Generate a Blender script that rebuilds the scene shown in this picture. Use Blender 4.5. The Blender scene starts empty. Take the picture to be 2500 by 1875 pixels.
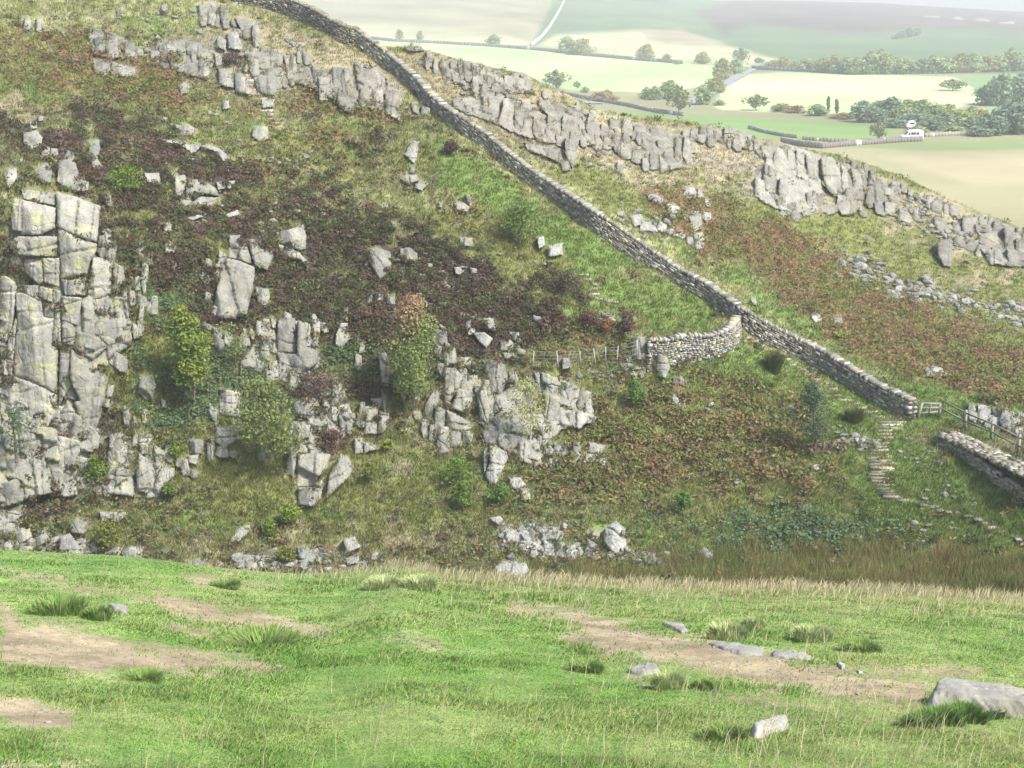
import bpy, bmesh, math, random
import numpy as np
from mathutils import Vector, Matrix
from mathutils.geometry import delaunay_2d_cdt
R_ = math.radians
random.seed(7); RNG = np.random.default_rng(11)
SC = bpy.context.scene; COL = SC.collection

# ------------------------------------------------------------------ camera
PITCH = R_(15.0); FPX = 2500 * 50 / 36.0            # photograph is 2500 x 1875 pixels
cam = bpy.data.cameras.new('camera'); cam.lens = 50; cam.sensor_width = 36; cam.clip_start = 0.1; cam.clip_end = 20000
camo = bpy.data.objects.new('camera', cam); COL.objects.link(camo)
camo.location = (0, 0, 0); camo.rotation_euler = (R_(90) - PITCH, 0, 0); SC.camera = camo

# ------------------------------------------------------------------ sky, sun, exposure
SUN_EL, SUN_AZ = R_(50), R_(128)                      # azimuth clockwise from +Y: light comes from the right, a little behind
world = bpy.data.worlds.new('World'); SC.world = world; world.use_nodes = True
wn = world.node_tree; bg = wn.nodes['Background']
sky = wn.nodes.new('ShaderNodeTexSky'); sky.sky_type = 'NISHITA'; sky.sun_disc = False
sky.sun_elevation = SUN_EL; sky.sun_rotation = SUN_AZ; sky.dust_density = 3.0; sky.air_density = 1.0
wn.links.new(sky.outputs[0], bg.inputs[0]); bg.inputs[1].default_value = 0.12
sl = bpy.data.lights.new('sun', 'SUN'); sl.energy = 3.0; sl.angle = R_(6); sl.color = (1.0, 0.965, 0.905)
so = bpy.data.objects.new('sun', sl); COL.objects.link(so)
sdir = Vector((math.sin(SUN_AZ) * math.cos(SUN_EL), math.cos(SUN_AZ) * math.cos(SUN_EL), math.sin(SUN_EL)))
so.rotation_euler = sdir.to_track_quat('Z', 'Y').to_euler()
SC.view_settings.view_transform = 'Standard'; SC.view_settings.look = 'None'
SC.view_settings.exposure = 1.35; SC.view_settings.gamma = 1.0
SC.cycles.use_denoising = True
SC.cycles.max_bounces = 5; SC.cycles.volume_bounces = 0; SC.cycles.transparent_max_bounces = 4
SC.cycles.diffuse_bounces = 3

# ------------------------------------------------------------------ helpers
K = 834 / 2212.0; K2 = 1250 / 2212.0; K3 = 2500 / 2212.0
CROP = {'1': (0, 0, K), '2': (833, 0, K), '3': (1666, 0, K), '4': (0, 600, K), '5': (833, 600, K), '6': (1666, 600, K),
        '7': (0, 1250, K2), '8': (1250, 1250, K2), '0': (0, 0, K3), '9': (2080, 940, 420 / 2212.0)}
def px(crop, x, y):
    o = CROP[crop]; return (o[0] + x * o[2], o[1] + y * o[2])
def pts(s):
    """'4:10,20 30,40' -> array of photograph points"""
    c, b = s.split(':'); return np.array([px(c, *map(float, p.split(','))) for p in b.split()])
def ray(x, y):
    u = (np.asarray(x, float) - 1250) / FPX; v = (937.5 - np.asarray(y, float)) / FPX
    ry = math.cos(PITCH) + v * math.sin(PITCH); rz = -math.sin(PITCH) + v * math.cos(PITCH)
    return u / ry, rz / ry                              # x and z per metre of y
def P3(x, y, Y):
    a, b = ray(x, y); Y = np.asarray(Y, float); return np.stack([a * Y, np.broadcast_to(Y, np.shape(a * Y)), b * Y], -1)
def proj(P):
    P = np.asarray(P, float); c, s = math.cos(PITCH), math.sin(PITCH)
    d = P[..., 1] * c - P[..., 2] * s; up = P[..., 1] * s + P[..., 2] * c
    return 1250 + FPX * P[..., 0] / d, 937.5 - FPX * up / d
def _h(i, j, k):
    n = (i * 374761393 + j * 668265263 + k * 2147483647 + 1013904223) & 0xFFFFFFFF
    n = ((n ^ (n >> 13)) * 1274126177) & 0xFFFFFFFF; n = n ^ (n >> 16)
    return (n & 0xFFFF) / 65535.0
def noise(x, y, seed=0):
    x = np.asarray(x, float); y = np.asarray(y, float)
    i = np.floor(x).astype(np.int64); j = np.floor(y).astype(np.int64); f = x - i; g = y - j
    f = f * f * (3 - 2 * f); g = g * g * (3 - 2 * g)
    a = _h(i, j, seed); b = _h(i + 1, j, seed); c = _h(i, j + 1, seed); d = _h(i + 1, j + 1, seed)
    return (a + (b - a) * f) * (1 - g) + (c + (d - c) * f) * g
def fbm(x, y, seed=0, o=4):
    t = 0; a = 0.5; s = 0
    for k in range(o): t = t + a * (noise(np.asarray(x) * 2 ** k, np.asarray(y) * 2 ** k, seed + 17 * k) - 0.5); s += a; a *= 0.5
    return t / s * 2                                    # about -1..1
def tag(o, label=None, cat=None, group=None, kind=None):
    for k, v in (('label', label), ('category', cat), ('group', group), ('kind', kind)):
        if v: o[k] = v
    return o
def empty(name, loc):
    o = bpy.data.objects.new(name, None); COL.objects.link(o); o.location = loc; o.empty_display_size = 0.2; return o
def mesh_np(name, V, F, col=None, smooth=False):
    """V (n,3); F list of index arrays (m,k)"""
    me = bpy.data.meshes.new(name); V = np.asarray(V, np.float32)
    F = [np.asarray(f, np.int32) for f in (F if isinstance(F, list) else [F]) if len(f)]
    me.vertices.add(len(V)); me.vertices.foreach_set('co', V.ravel())
    li = np.concatenate([f.ravel() for f in F]); tot = np.concatenate([np.full(len(f), f.shape[1], np.int32) for f in F])
    me.loops.add(len(li)); me.loops.foreach_set('vertex_index', li)
    me.polygons.add(len(tot)); me.polygons.foreach_set('loop_start', np.concatenate([[0], np.cumsum(tot)[:-1]]).astype(np.int32))
    me.polygons.foreach_set('loop_total', tot)
    if smooth: me.polygons.foreach_set('use_smooth', np.ones(len(tot), bool))
    if col is not None:
        at = me.color_attributes.new('Col', 'FLOAT_COLOR', 'POINT')
        c = np.ones((len(V), 4), np.float32); c[:, :3] = col; at.data.foreach_set('color', c.ravel())
    me.update(calc_edges=True); return me
def obj(name, me, mat, parent=None, loc=None):
    o = bpy.data.objects.new(name, me); COL.objects.link(o)
    if mat: me.materials.append(mat)
    if parent: o.parent = parent
    if loc is not None: o.location = loc
    return o
def grid_faces(nr, nc):
    i = np.arange(nr * nc).reshape(nr, nc); return np.stack([i[:-1, :-1], i[1:, :-1], i[1:, 1:], i[:-1, 1:]], -1).reshape(-1, 4)
def inside(X, Y, poly):
    r = np.zeros(X.shape, bool); n = len(poly)
    for a in range(n):
        x0, y0 = poly[a]; x1, y1 = poly[(a + 1) % n]
        if y0 == y1: continue
        r ^= ((y0 > Y) != (y1 > Y)) & (X < (x1 - x0) * (Y - y0) / (y1 - y0) + x0)
    return r
def dist_poly(X, Y, poly, closed=True):
    d = np.full(X.shape, 1e9); n = len(poly)
    for a in range(n if closed else n - 1):
        x0, y0 = poly[a]; x1, y1 = poly[(a + 1) % n]; dx, dy = x1 - x0, y1 - y0
        t = np.clip(((X - x0) * dx + (Y - y0) * dy) / (dx * dx + dy * dy + 1e-9), 0, 1)
        d = np.minimum(d, np.hypot(X - x0 - t * dx, Y - y0 - t * dy))
    return d
def sdist(X, Y, poly): return np.where(inside(X, Y, poly), 1, -1) * dist_poly(X, Y, poly)

# ------------------------------------------------------------------ materials
def mat_new(name):
    m = bpy.data.materials.new(name); m.use_nodes = True; nt = m.node_tree; return m, nt, nt.nodes['Principled BSDF']
def nd(nt, t, **kw):
    n = nt.nodes.new(t)
    for k, v in kw.items():
        if k in n.inputs: n.inputs[k].default_value = v
        else: setattr(n, k, v)
    return n
def ramp(nt, src, stops):
    r = nt.nodes.new('ShaderNodeValToRGB'); e = r.color_ramp.elements
    while len(e) < len(stops): e.new(0.5)
    for q, (p, c) in zip(e, stops): q.position = p; q.color = (*c, 1) if not np.isscalar(c) else (c, c, c, 1)
    nt.links.new(src, r.inputs[0]); return r.outputs[0]
def mixc(nt, f, a, b, mode='MIX'):
    m = nt.nodes.new('ShaderNodeMix'); m.data_type = 'RGBA'; m.blend_type = mode
    for s, v in ((m.inputs[0], f), (m.inputs[6], a), (m.inputs[7], b)):
        if hasattr(v, 'node'): nt.links.new(v, s)
        else: s.default_value = v if np.isscalar(v) else (*v, 1)
    return m.outputs[2]
def pos(nt): return nt.nodes.new('ShaderNodeNewGeometry').outputs['Position']
def tex(nt, scale, detail=4, rough=0.55, vec=None, stretch=None):
    n = nd(nt, 'ShaderNodeTexNoise', Scale=scale, Detail=detail, Roughness=rough)
    v = vec or pos(nt)
    if stretch:
        mp = nt.nodes.new('ShaderNodeMapping'); mp.inputs['Scale'].default_value = stretch; nt.links.new(v, mp.inputs[0]); v = mp.outputs[0]
    nt.links.new(v, n.inputs['Vector']); return n.outputs[0]
def bump(nt, bs, h, dist, strength=1.0, prev=None):
    b = nd(nt, 'ShaderNodeBump', Strength=strength, Distance=dist); nt.links.new(h, b.inputs['Height'])
    if prev: nt.links.new(prev, b.inputs['Normal'])
    nt.links.new(b.outputs[0], bs.inputs['Normal']); return b.outputs[0]
def rock_mat(name, lo, hi, yellow=0.0, white=0.5, warm=0.3, bumpd=0.10):
    m, nt, bs = mat_new(name); bs.inputs['Roughness'].default_value = 0.9; bs.inputs['Specular IOR Level'].default_value = 0.2
    oi = nt.nodes.new('ShaderNodeObjectInfo').outputs['Random']
    n1 = tex(nt, 0.9, 6, 0.62); c = ramp(nt, n1, [(0.28, lo), (0.55, tuple((a + b) / 2 for a, b in zip(lo, hi))), (0.72, hi)])
    st = tex(nt, 1.6, 5, 0.7, stretch=(2.2, 2.2, 0.25))                       # weather streaks running down the faces
    c = mixc(nt, ramp(nt, st, [(0.5, 0.0), (0.75, 0.55)]), c, (lo[0] * 0.6, lo[1] * 0.6, lo[2] * 0.58))
    sp = tex(nt, 9.0, 4, 0.8); c = mixc(nt, ramp(nt, sp, [(0.56, 0.0), (0.66, white)]), c, (0.46, 0.46, 0.42))
    ds = tex(nt, 5.5, 5, 0.8); c = mixc(nt, ramp(nt, ds, [(0.57, 0.0), (0.66, 0.65)]), c, (0.055, 0.055, 0.046))
    if warm: c = mixc(nt, ramp(nt, tex(nt, 0.6, 5, 0.6), [(0.52, 0.0), (0.7, warm)]), c, (0.24, 0.17, 0.105))
    if yellow: c = mixc(nt, ramp(nt, tex(nt, 1.3, 6, 0.65), [(0.53, 0.0), (0.63, yellow)]), c, (0.34, 0.34, 0.13))
    v = nd(nt, 'ShaderNodeTexVoronoi', Scale=1.0, feature='DISTANCE_TO_EDGE'); mp = nt.nodes.new('ShaderNodeMapping')
    mp.inputs['Scale'].default_value = (1.1, 1.1, 0.5); nt.links.new(pos(nt), mp.inputs[0]); nt.links.new(mp.outputs[0], v.inputs['Vector'])
    var = nt.nodes.new('ShaderNodeMapRange'); var.inputs[3].default_value = 0.8; var.inputs[4].default_value = 1.15; nt.links.new(oi, var.inputs[0])
    c = mixc(nt, 1.0, c, var.outputs[0], 'MULTIPLY'); nt.links.new(c, bs.inputs['Base Color'])
    crack = ramp(nt, v.outputs['Distance'], [(0.0, 0.0), (0.035, 1.0)])
    b1 = bump(nt, bs, crack, bumpd * .6, 0.5); b2 = bump(nt, bs, tex(nt, 3.0, 5, 0.6), bumpd * 1.1, 1.0, b1); bump(nt, bs, tex(nt, 14, 4, 0.6), bumpd * 0.22, 1.0, b2); return m
M_ROCK = rock_mat('crag_rock', (0.14, 0.14, 0.122), (0.30, 0.297, 0.262), yellow=0.25, white=0.45, warm=0.15)
M_ROCKY = rock_mat('crag_rock_yellow_lichen', (0.155, 0.155, 0.135), (0.31, 0.305, 0.265), yellow=0.5, white=0.4, warm=0.2)
M_PALE = rock_mat('white_lichen_rock', (0.15, 0.15, 0.138), (0.33, 0.33, 0.305), yellow=0.15, white=0.95, warm=0.05)
M_NEAR = rock_mat('near_rock', (0.20, 0.194, 0.17), (0.37, 0.36, 0.32), yellow=0.2, white=0.5, warm=0.2, bumpd=0.022)
M_FAR = rock_mat('far_crag_rock', (0.125, 0.121, 0.103), (0.28, 0.272, 0.235), yellow=0.15, white=0.25, warm=0.22)
def col_mat(name, var=0.35, scale=3.0, bumpd=0.0, transl=0.0, rough=0.9, stretch=None, big=None):
    m, nt, bs = mat_new(name); bs.inputs['Roughness'].default_value = rough; bs.inputs['Specular IOR Level'].default_value = 0.15
    a = nd(nt, 'ShaderNodeAttribute', attribute_name='Col').outputs['Color']
    if var:
        f = ramp(nt, tex(nt, scale, 6, 0.7, stretch=stretch), [(0.25, 1 - var), (0.75, 1 + var)]); a = mixc(nt, 1.0, a, f, 'MULTIPLY')
    if big:
        f = ramp(nt, tex(nt, big, 3, 0.6), [(0.3, 0.82), (0.7, 1.18)]); a = mixc(nt, 1.0, a, f, 'MULTIPLY')
    nt.links.new(a, bs.inputs['Base Color'])
    if bumpd: bump(nt, bs, tex(nt, scale * 1.5, 6, 0.7), bumpd, 1.0)
    if transl:
        t = nt.nodes.new('ShaderNodeBsdfTranslucent'); nt.links.new(a, t.inputs[0]); mx = nt.nodes.new('ShaderNodeMixShader'); mx.inputs[0].default_value = transl
        out = nt.nodes['Material Output']; nt.links.new(bs.outputs[0], mx.inputs[1]); nt.links.new(t.outputs[0], mx.inputs[2]); nt.links.new(mx.outputs[0], out.inputs[0])
    return m
M_LEAF = col_mat('foliage', var=0.0, transl=0.3)
M_HILL = col_mat('hillside_ground', var=0.4, scale=1.2, bumpd=0.12, big=0.25)
M_TURF = col_mat('turf_and_soil', var=0.32, scale=9.0, bumpd=0.012, big=1.1)
M_PLAIN = col_mat('valley_fields', var=0.12, scale=0.03, big=0.008)
M_STONE = col_mat('dry_stone', var=0.35, scale=9.0, bumpd=0.012)
def plain_mat(name, c, rough=0.6, metal=0.0, var=0.0, scale=4):
    m, nt, bs = mat_new(name); bs.inputs['Roughness'].default_value = rough; bs.inputs['Metallic'].default_value = metal
    if var:
        f = ramp(nt, tex(nt, scale, 5, 0.7), [(0.25, tuple(v * (1 - var) for v in c)), (0.75, tuple(v * (1 + var) for v in c))]); nt.links.new(f, bs.inputs['Base Color'])
    else: bs.inputs['Base Color'].default_value = (*c, 1)
    return m
M_WOOD = plain_mat('weathered_wood', (0.21, 0.20, 0.17), 0.85, var=0.35, scale=8)
M_BARK = plain_mat('bark', (0.11, 0.09, 0.07), 0.9, var=0.4, scale=6)
M_BIRCH = plain_mat('birch_bark', (0.42, 0.40, 0.36), 0.85, var=0.35, scale=7)
M_POST = plain_mat('galvanised_post', (0.34, 0.34, 0.33), 0.5)
M_WIRE = plain_mat('fence_wire', (0.30, 0.30, 0.30), 0.5)
M_WHITE = plain_mat('white_paint', (0.80, 0.80, 0.80), 0.35)
M_GLASS = plain_mat('dark_glass', (0.03, 0.035, 0.045), 0.1)
M_TYRE = plain_mat('tyre_rubber', (0.02, 0.02, 0.02), 0.8)
M_RIM = plain_mat('wheel_rim', (0.45, 0.45, 0.46), 0.4, 0.5)
M_LAMP = plain_mat('lamp_lens', (0.60, 0.60, 0.58), 0.2)
M_TAIL = plain_mat('tail_lens', (0.45, 0.03, 0.02), 0.3)
M_TRIM = plain_mat('dark_trim', (0.05, 0.05, 0.055), 0.6)
M_ROAD = plain_mat('road_tarmac', (0.20, 0.21, 0.22), 0.85, var=0.15, scale=0.5)

# ------------------------------------------------------------------ hillside: a thin-plate surface through estimated distances
CTRL = np.array([(-500,-300,150),(-500,0,118),(-500,450,84),(-500,900,75),(-500,1330,69),(-500,1500,64),
 (0,-200,142),(0,0,122),(0,250,101),(0,420,84),(0,700,79.5),(0,1000,76),(0,1250,73),(0,1340,71),(0,1500,66),
 (250,0,123),(250,250,103),(250,450,86),(250,700,80.5),(250,1000,77),(250,1300,72.5),(250,1500,66),
 (600,-100,135),(600,0,124),(700,50,120),(700,200,109),(700,400,99),(700,600,92),(700,800,86),(700,1000,81),(700,1200,76.5),(700,1370,71.5),(700,1500,66),
 (1130,322,106),(1100,500,97),(1100,700,90),(1100,900,85),(1100,1100,80),(1100,1250,75),(1100,1400,70),(1100,1500,66),
 (1130,255,112),(1130,150,118),(870,100,117),(980,115,119),
 (1500,600,96),(1500,530,99),(1500,450,108),(1500,400,113),(1500,280,124),(1500,800,89),(1500,1000,83.5),(1500,1200,77),(1500,1400,69.5),(1500,1500,65),
 (1808,791,91),(1808,740,95),(1800,600,106),(1800,500,115),(1800,430,122),(1830,340,128),(1800,950,86),(1800,1100,81),(1800,1250,75.5),(1800,1420,68),
 (2100,1440,66),(2100,1300,71.5),(2100,1100,79),(2100,960,86.5),(2100,900,90),(2100,800,99),(2100,700,109),(2100,600,119),(2100,520,127),(2100,400,135),
 (2500,1460,61),(2500,1220,69),(2500,1090,77),(2500,1000,84),(2500,800,103),(2500,650,121),(2500,560,132),
 (3000,1500,57),(3000,1200,67),(3000,1000,84),(3000,800,106),(3000,700,125)], float)
def _tps(ctrl, lam=1e-4):
    X = ctrl[:, :2] / 1000; n = len(X); r = np.hypot(*(X[:, None] - X[None]).transpose(2, 0, 1))
    A = np.where(r > 0, r * r * np.log(r + 1e-12), 0) + lam * np.eye(n); Pm = np.c_[np.ones(n), X]
    return X, np.linalg.solve(np.block([[A, Pm], [Pm.T, np.zeros((3, 3))]]), np.r_[ctrl[:, 2], 0, 0, 0])
_TX, _TW = _tps(CTRL)
def Yh0(x, y):
    x = np.asarray(x, float) / 1000; y = np.asarray(y, float) / 1000; t = _TW[-3] + _TW[-2] * x + _TW[-1] * y
    for (a, b), w in zip(_TX, _TW):
        r2 = (x - a) ** 2 + (y - b) ** 2; t = t + w * 0.5 * r2 * np.log(r2 + 1e-12)
    return t
def Yh(x, y):
    x = np.asarray(x, float); y = np.asarray(y, float)
    return Yh0(x, y) + 0.55 * fbm(x / 110, y / 75, 3, 3) + 0.20 * fbm(x / 30, y / 22, 9, 3)
def hp(x, y, lift=0.0):
    p = P3(x, y, Yh(x, y)); p[..., 2] += lift; return p
SKY = np.array([(-600,-320),(0,-215),(430,-120),(520,-25),(570,5),(640,18),(720,42),(790,72),(838,98),(862,108),(983,114),(1040,122),(1130,147),(1200,165),(1277,178),(1330,205),(1400,238),(1470,270),(1560,283),(1650,292),(1730,303),(1800,322),(1850,338),(1900,343),(1960,362),(2034,374),(2120,400),(2204,430),(2300,478),(2351,498),(2430,532),(2500,556),(2800,640),(3100,700)], float)
def ysky(x): return np.interp(x, SKY[:, 0], SKY[:, 1]) + 2.5 * fbm(np.asarray(x) / 40, np.asarray(x) * 0, 5, 3)

# vegetation regions, traced over the hillside (centres and radii in the 2212 wide view, x, y, rx, ry, turn, weight)
CLS = 'GOTHBSDRLK'
ALB = dict(K=(.115,.112,.092), G=(.090,.135,.034), O=(.118,.132,.040), T=(.215,.190,.120), H=(.040,.031,.024), B=(.145,.098,.050), S=(.19,.172,.13), D=(.055,.085,.04), R=(.15,.135,.055), L=(.20,.225,.095))
BLOBS = """O 470 520 60 22 5 .8;O 640 560 80 20 8 .8;G 720 500 60 16 10 .6;O 850 640 60 20 0 .7;B 560 460 70 22 8 .8;O 330 480 50 30 0 .7;T 860 590 60 16 10 .9;G 600 430 60 20 15 .6;B 250 330 60 20 10 .6;O 200 420 50 20 0 .5;K 110 640 120 190 0 2.2;K 130 900 130 180 0 1.7;K 60 1080 70 60 0 1.2;K 520 610 45 70 0 .9;K 640 750 40 60 0 .8;K 680 950 70 90 0 .9;K 1120 860 130 70 0 .8;K 980 880 60 70 0 .8;S 1500 330 60 50 20 .8;S 1720 390 120 60 20 .8;S 1090 250 70 40 30 .7;L 280 25 330 45 0 1.1;G 330 60 200 40 15 .8;T 480 40 120 60 0 .8;T 180 60 130 40 20 .7;B 150 140 260 90 10 .9;O 60 130 120 80 0 .6;G 40 195 90 40 0 .8;
B 330 180 160 60 10 .7;G 550 260 150 60 20 .5;T 20 240 100 28 0 1.2;H 60 290 130 40 0 1.1;H 230 290 160 60 20 1.0;H 150 360 150 60 20 1.0;H 380 345 170 60 10 1.1;G 275 395 40 35 0 2;
H 420 460 220 70 10 1.0;H 300 420 120 80 0 1.1;H 640 400 160 60 20 .55;O 560 330 160 60 10 .5;T 480 330 70 30 25 .8;H 650 480 200 70 10 .8;B 560 395 200 50 15 .55;
H 640 600 260 110 0 1.25;H 760 540 220 70 5 1.1;H 900 600 200 80 0 1.0;H 960 570 180 50 10 .7;H 960 660 260 70 5 1.2;H 1100 640 150 60 0 .9;H 760 680 200 60 5 1.2;H 1120 690 150 50 0 .9;H 1010 760 120 60 0 .8;
H 350 560 130 150 0 1.1;D 330 650 90 120 0 .7;H 420 620 120 110 0 .6;D 420 850 170 110 0 .8;O 300 790 100 110 0 .7;H 740 850 150 40 0 .8;H 700 960 80 40 0 1;O 500 1000 160 90 0 .9;H 820 800 60 120 0 .9;D 780 760 90 60 0 .8;
T 560 1050 160 40 10 .45;O 820 1060 260 110 0 1.0;T 830 1010 150 45 15 .55;G 720 1110 150 40 0 .6;G 900 1010 140 50 10 .4;T 620 1210 330 35 0 .7;T 900 1160 300 30 0 .7;G 420 1130 150 40 0 .7;T 330 1050 100 40 0 .5;
B 700 220 40 30 0 1.3;B 810 240 50 28 15 1.6;B 620 260 120 80 20 .5;T 620 240 200 60 20 .4;H 800 320 70 40 0 1.2;H 975 320 22 14 0 2;O 760 290 130 60 10 .6;B 700 330 100 50 20 .6;G 740 350 60 20 0 .7;
T 700 130 160 60 15 .8;S 560 150 160 70 15 .6;T 760 170 120 50 20 .7;S 430 120 160 60 10 .5;
G 1000 380 130 40 38 1.2;G 1130 470 180 45 38 1.1;G 1290 570 190 55 38 1.6;L 870 430 100 35 12 .9;L 1400 640 110 60 30 .6;G 1450 670 100 50 0 1.6;O 1100 540 160 60 20 .7;B 1000 480 130 50 15 .5;O 1180 590 120 50 10 .7;H 1215 610 40 25 0 1.4;
G 1250 660 110 40 25 .6;B 1320 720 80 30 0 .7;B 1270 770 120 30 0 .6;O 1300 840 130 70 0 .6;T 1250 790 90 25 0 .5;
B 1500 930 240 120 5 1.15;O 1600 1000 300 140 0 .7;G 1480 870 200 90 20 .65;B 1750 1010 150 90 0 .6;B 1300 1020 160 70 0 .9;G 1300 980 150 60 0 .5;G 1620 790 130 60 25 1.3;G 1800 900 110 80 20 .9;G 1980 1000 200 130 15 1.15;G 2100 1120 200 90 20 1.1;G 1800 1120 330 60 0 .7;B 1620 840 60 25 0 .9;
D 1700 1150 220 45 0 1.2;G 1430 1150 180 40 0 .6;R 1900 1230 420 45 3 1.7;R 1350 1250 300 25 0 1.5;R 2200 1260 260 50 0 1.6;G 1450 1190 120 20 0 .6;
T 1000 190 200 60 28 1.2;T 1250 270 170 60 25 1.1;S 1130 260 180 60 30 .9;L 1070 340 130 20 40 1.0;L 1250 420 200 22 38 1.1;L 1450 570 200 26 36 1.2;T 1400 330 150 60 15 1.2;T 1580 320 150 40 10 1.2;S 1700 380 220 60 15 .9;O 1320 410 120 40 20 .7;
B 1500 450 140 45 22 1.2;B 1640 540 190 60 25 1.5;B 1850 670 260 75 24 1.4;B 2120 800 260 70 15 1.3;O 1700 480 120 50 15 .8;G 1570 600 160 30 28 .8;G 1720 700 170 35 25 1.0;G 1950 850 160 35 20 1.1;G 2150 880 120 50 20 .8;L 1560 620 120 18 36 .8;L 1690 700 120 18 33 .9;
T 1900 430 240 40 22 1.2;O 1980 560 220 80 20 .9;T 2080 590 200 60 22 .8;S 1950 600 150 40 20 .6;T 2100 470 120 30 22 1.0;O 2200 700 100 80 0 .8;S 2150 930 70 50 20 1.0;G 2050 900 60 20 0 .8"""
_BL = [(b.split()[0], *map(float, b.split()[1:])) for b in BLOBS.replace('\n', '').split(';')]
def classes(x, y):
    """class probabilities at photograph points on the hillside"""
    x = np.asarray(x, float) / K3; y = np.asarray(y, float) / K3
    wx = x + 60 * fbm(x / 60, y / 40, 61, 4); wy = y + 42 * fbm(x / 60, y / 40, 71, 4)
    W = np.zeros((len(CLS),) + x.shape); W[1] += 0.45; W[0] += 0.15; W[2] += 0.15
    for c, cx, cy, rx, ry, a, w in _BL:
        a = R_(a); ca, sa = math.cos(a), math.sin(a); dx, dy = wx - cx, wy - cy
        r2 = ((dx * ca + dy * sa) / rx) ** 2 + ((-dx * sa + dy * ca) / ry) ** 2; W[CLS.index(c)] += w * (.76 if c == 'H' else 1) * np.exp(-r2 ** 1.5)
    for i in range(len(CLS)):
        W[i] = W[i] * (1 + (1.9 if i == 3 else 1.25 if i < 9 else .5) * fbm(x / 34, y / 21, 100 + 7 * i, 4)) + 0.55 * fbm(x / 24, y / 14, 150 + 7 * i, 4) * (i not in (3, 6, 7, 9))
    for i in (0, 1, 2, 4): W[i] += 0.10 * fbm(x / 14, y / 9, 200 + 5 * i, 3)
    E = np.exp(np.clip(W, -1, 3) * 4.6); return E / E.sum(0)
ALBM = np.array([ALB[c] for c in CLS])

nx, ny = 620, 270
gx = np.linspace(-520, 3020, nx); tt = np.linspace(0, 1, ny)
GX = np.broadcast_to(gx, (ny, nx)); top = ysky(gx); GY = top + (1500 - top) * tt[:, None]
HV = hp(GX, GY); prob = classes(GX, GY); HC = 1.15 * np.einsum('krc,kj->rcj', prob, ALBM)
crest = HV[0]; rows = []
for d, drop in ((60, 34), (30, 22), (12, 9), (5, 2.6), (1.5, 0.35)):            # the back of the ridge, falling to the valley
    q = crest.copy(); q[:, 1] += d; q[:, 0] *= 1 + d / crest[:, 1]; q[:, 2] -= drop; rows.append(q)
frow = []
for k, d in enumerate((6, 14, 26)):                                            # the valley floor, running under the near slope
    q = HV[-1].copy(); q[:, 1] -= d; q[:, 2] = q[:, 2] - 0.4 * (k + 1); frow.append(q)
HVV = np.concatenate([np.array(rows), HV, np.array(frow)]); HCC = np.concatenate([np.repeat(HC[:1], 5, 0), HC, np.repeat(HC[-1:], 3, 0)])
hs = obj('hillside', mesh_np('hillside', HVV.reshape(-1, 3), grid_faces(ny + 8, nx)[:, ::-1], HCC.reshape(-1, 3), True), M_HILL); tag(hs, kind='structure')

# ------------------------------------------------------------------ near slope (the grassy ground the photograph is taken from)
EDGE = np.array([(-400,1325),(0,1343),(150,1350),(300,1357),(450,1375),(560,1392),(690,1402),(800,1402),(870,1394),(930,1382),(980,1380),(1040,1390),(1130,1407),(1300,1414),(1500,1424),(1700,1428),(2000,1434),(2200,1442),(2350,1450),(2500,1458),(3000,1480)], float)
_ex = np.linspace(-400, 3000, 400); _ey = np.interp(_ex, EDGE[:, 0], EDGE[:, 1]); _ey = np.convolve(np.pad(_ey, 9, 'edge'), np.hanning(21)[1:-1] / np.hanning(21).sum(), 'valid')
EDGE = np.stack([_ex, _ey], 1); _eu, _ev = ray(_ex, _ey); YE = 38.0
def zf0(X, Y):
    u = X / np.maximum(Y, 1e-3); m = np.interp(u, _eu, _ev)           # z per metre at the brow
    ze = m * YE; d = np.maximum(Y - YE, 0)
    return np.where(Y <= YE, -3.2 + (ze + 3.2) * Y / YE, ze - 0.335 * d - 0.32 * d * (1 - np.exp(-d / 3.0)))
def zf(X, Y):
    k = np.clip((YE - Y) / 5, 0.25, 1)
    return zf0(X, Y) + k * (0.16 * fbm(X / 2.6, Y / 2.6, 21, 3) + 0.035 * fbm(X / 0.45, Y / 0.45, 25, 3))
def fp(x, y):
    """photograph point -> near slope"""
    x = np.asarray(x, float); y = np.asarray(y, float); a, b = ray(x, y); m = np.interp(a, _eu, _ev)
    Y = 3.2 / np.maximum((3.2 + m * YE) / YE - b, 1e-3); Y = np.minimum(Y, YE)
    for _ in range(12):
        e = zf(a * Y, Y) - b * Y; Y = np.clip(Y - e / ((3.2 / np.maximum(Y, 4)) + 0.02) * 0.7, 5, YE + 1) if False else np.clip(Y - e * Y / 3.2 * 0.7, 5, YE + 1)
    X = a * Y; return np.stack([X, Y, zf(X, Y)], -1)
DIRT = ["7:0,390 100,470 300,500 550,570 800,590 1000,630 1220,665 1150,690 950,700 700,680 500,700 300,690 0,660","7:-100,230 0,240 200,280 400,320 700,360 900,390 1130,440 1300,490 1430,520 1300,530 1000,500 800,460 600,370 350,320 100,280 -100,255",
"7:-200,780 0,795 130,815 280,870 330,910 280,945 150,930 -200,880","7:780,270 1000,280 1220,330 1100,320 850,300","7:1600,540 1800,560 1900,575 1700,550","7:-200,1085 400,1090 400,1106 -200,1120","7:700,460 960,520 850,540 750,510",
"8:230,440 480,480 780,530 1000,580 1300,650 1480,690 1700,720 1800,760 1780,850 1600,820 1350,790 1100,750 900,690 700,650 400,620 220,540 320,520 240,480","8:0,405 150,410 330,445 250,450 0,430","8:1500,640 1700,680 2000,690 1850,710 1650,700","8:500,700 560,720 600,770 540,750","8:960,800 1200,820 1370,840 1000,815"]
DIRTP = [pts(s) for s in DIRT]
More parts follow.
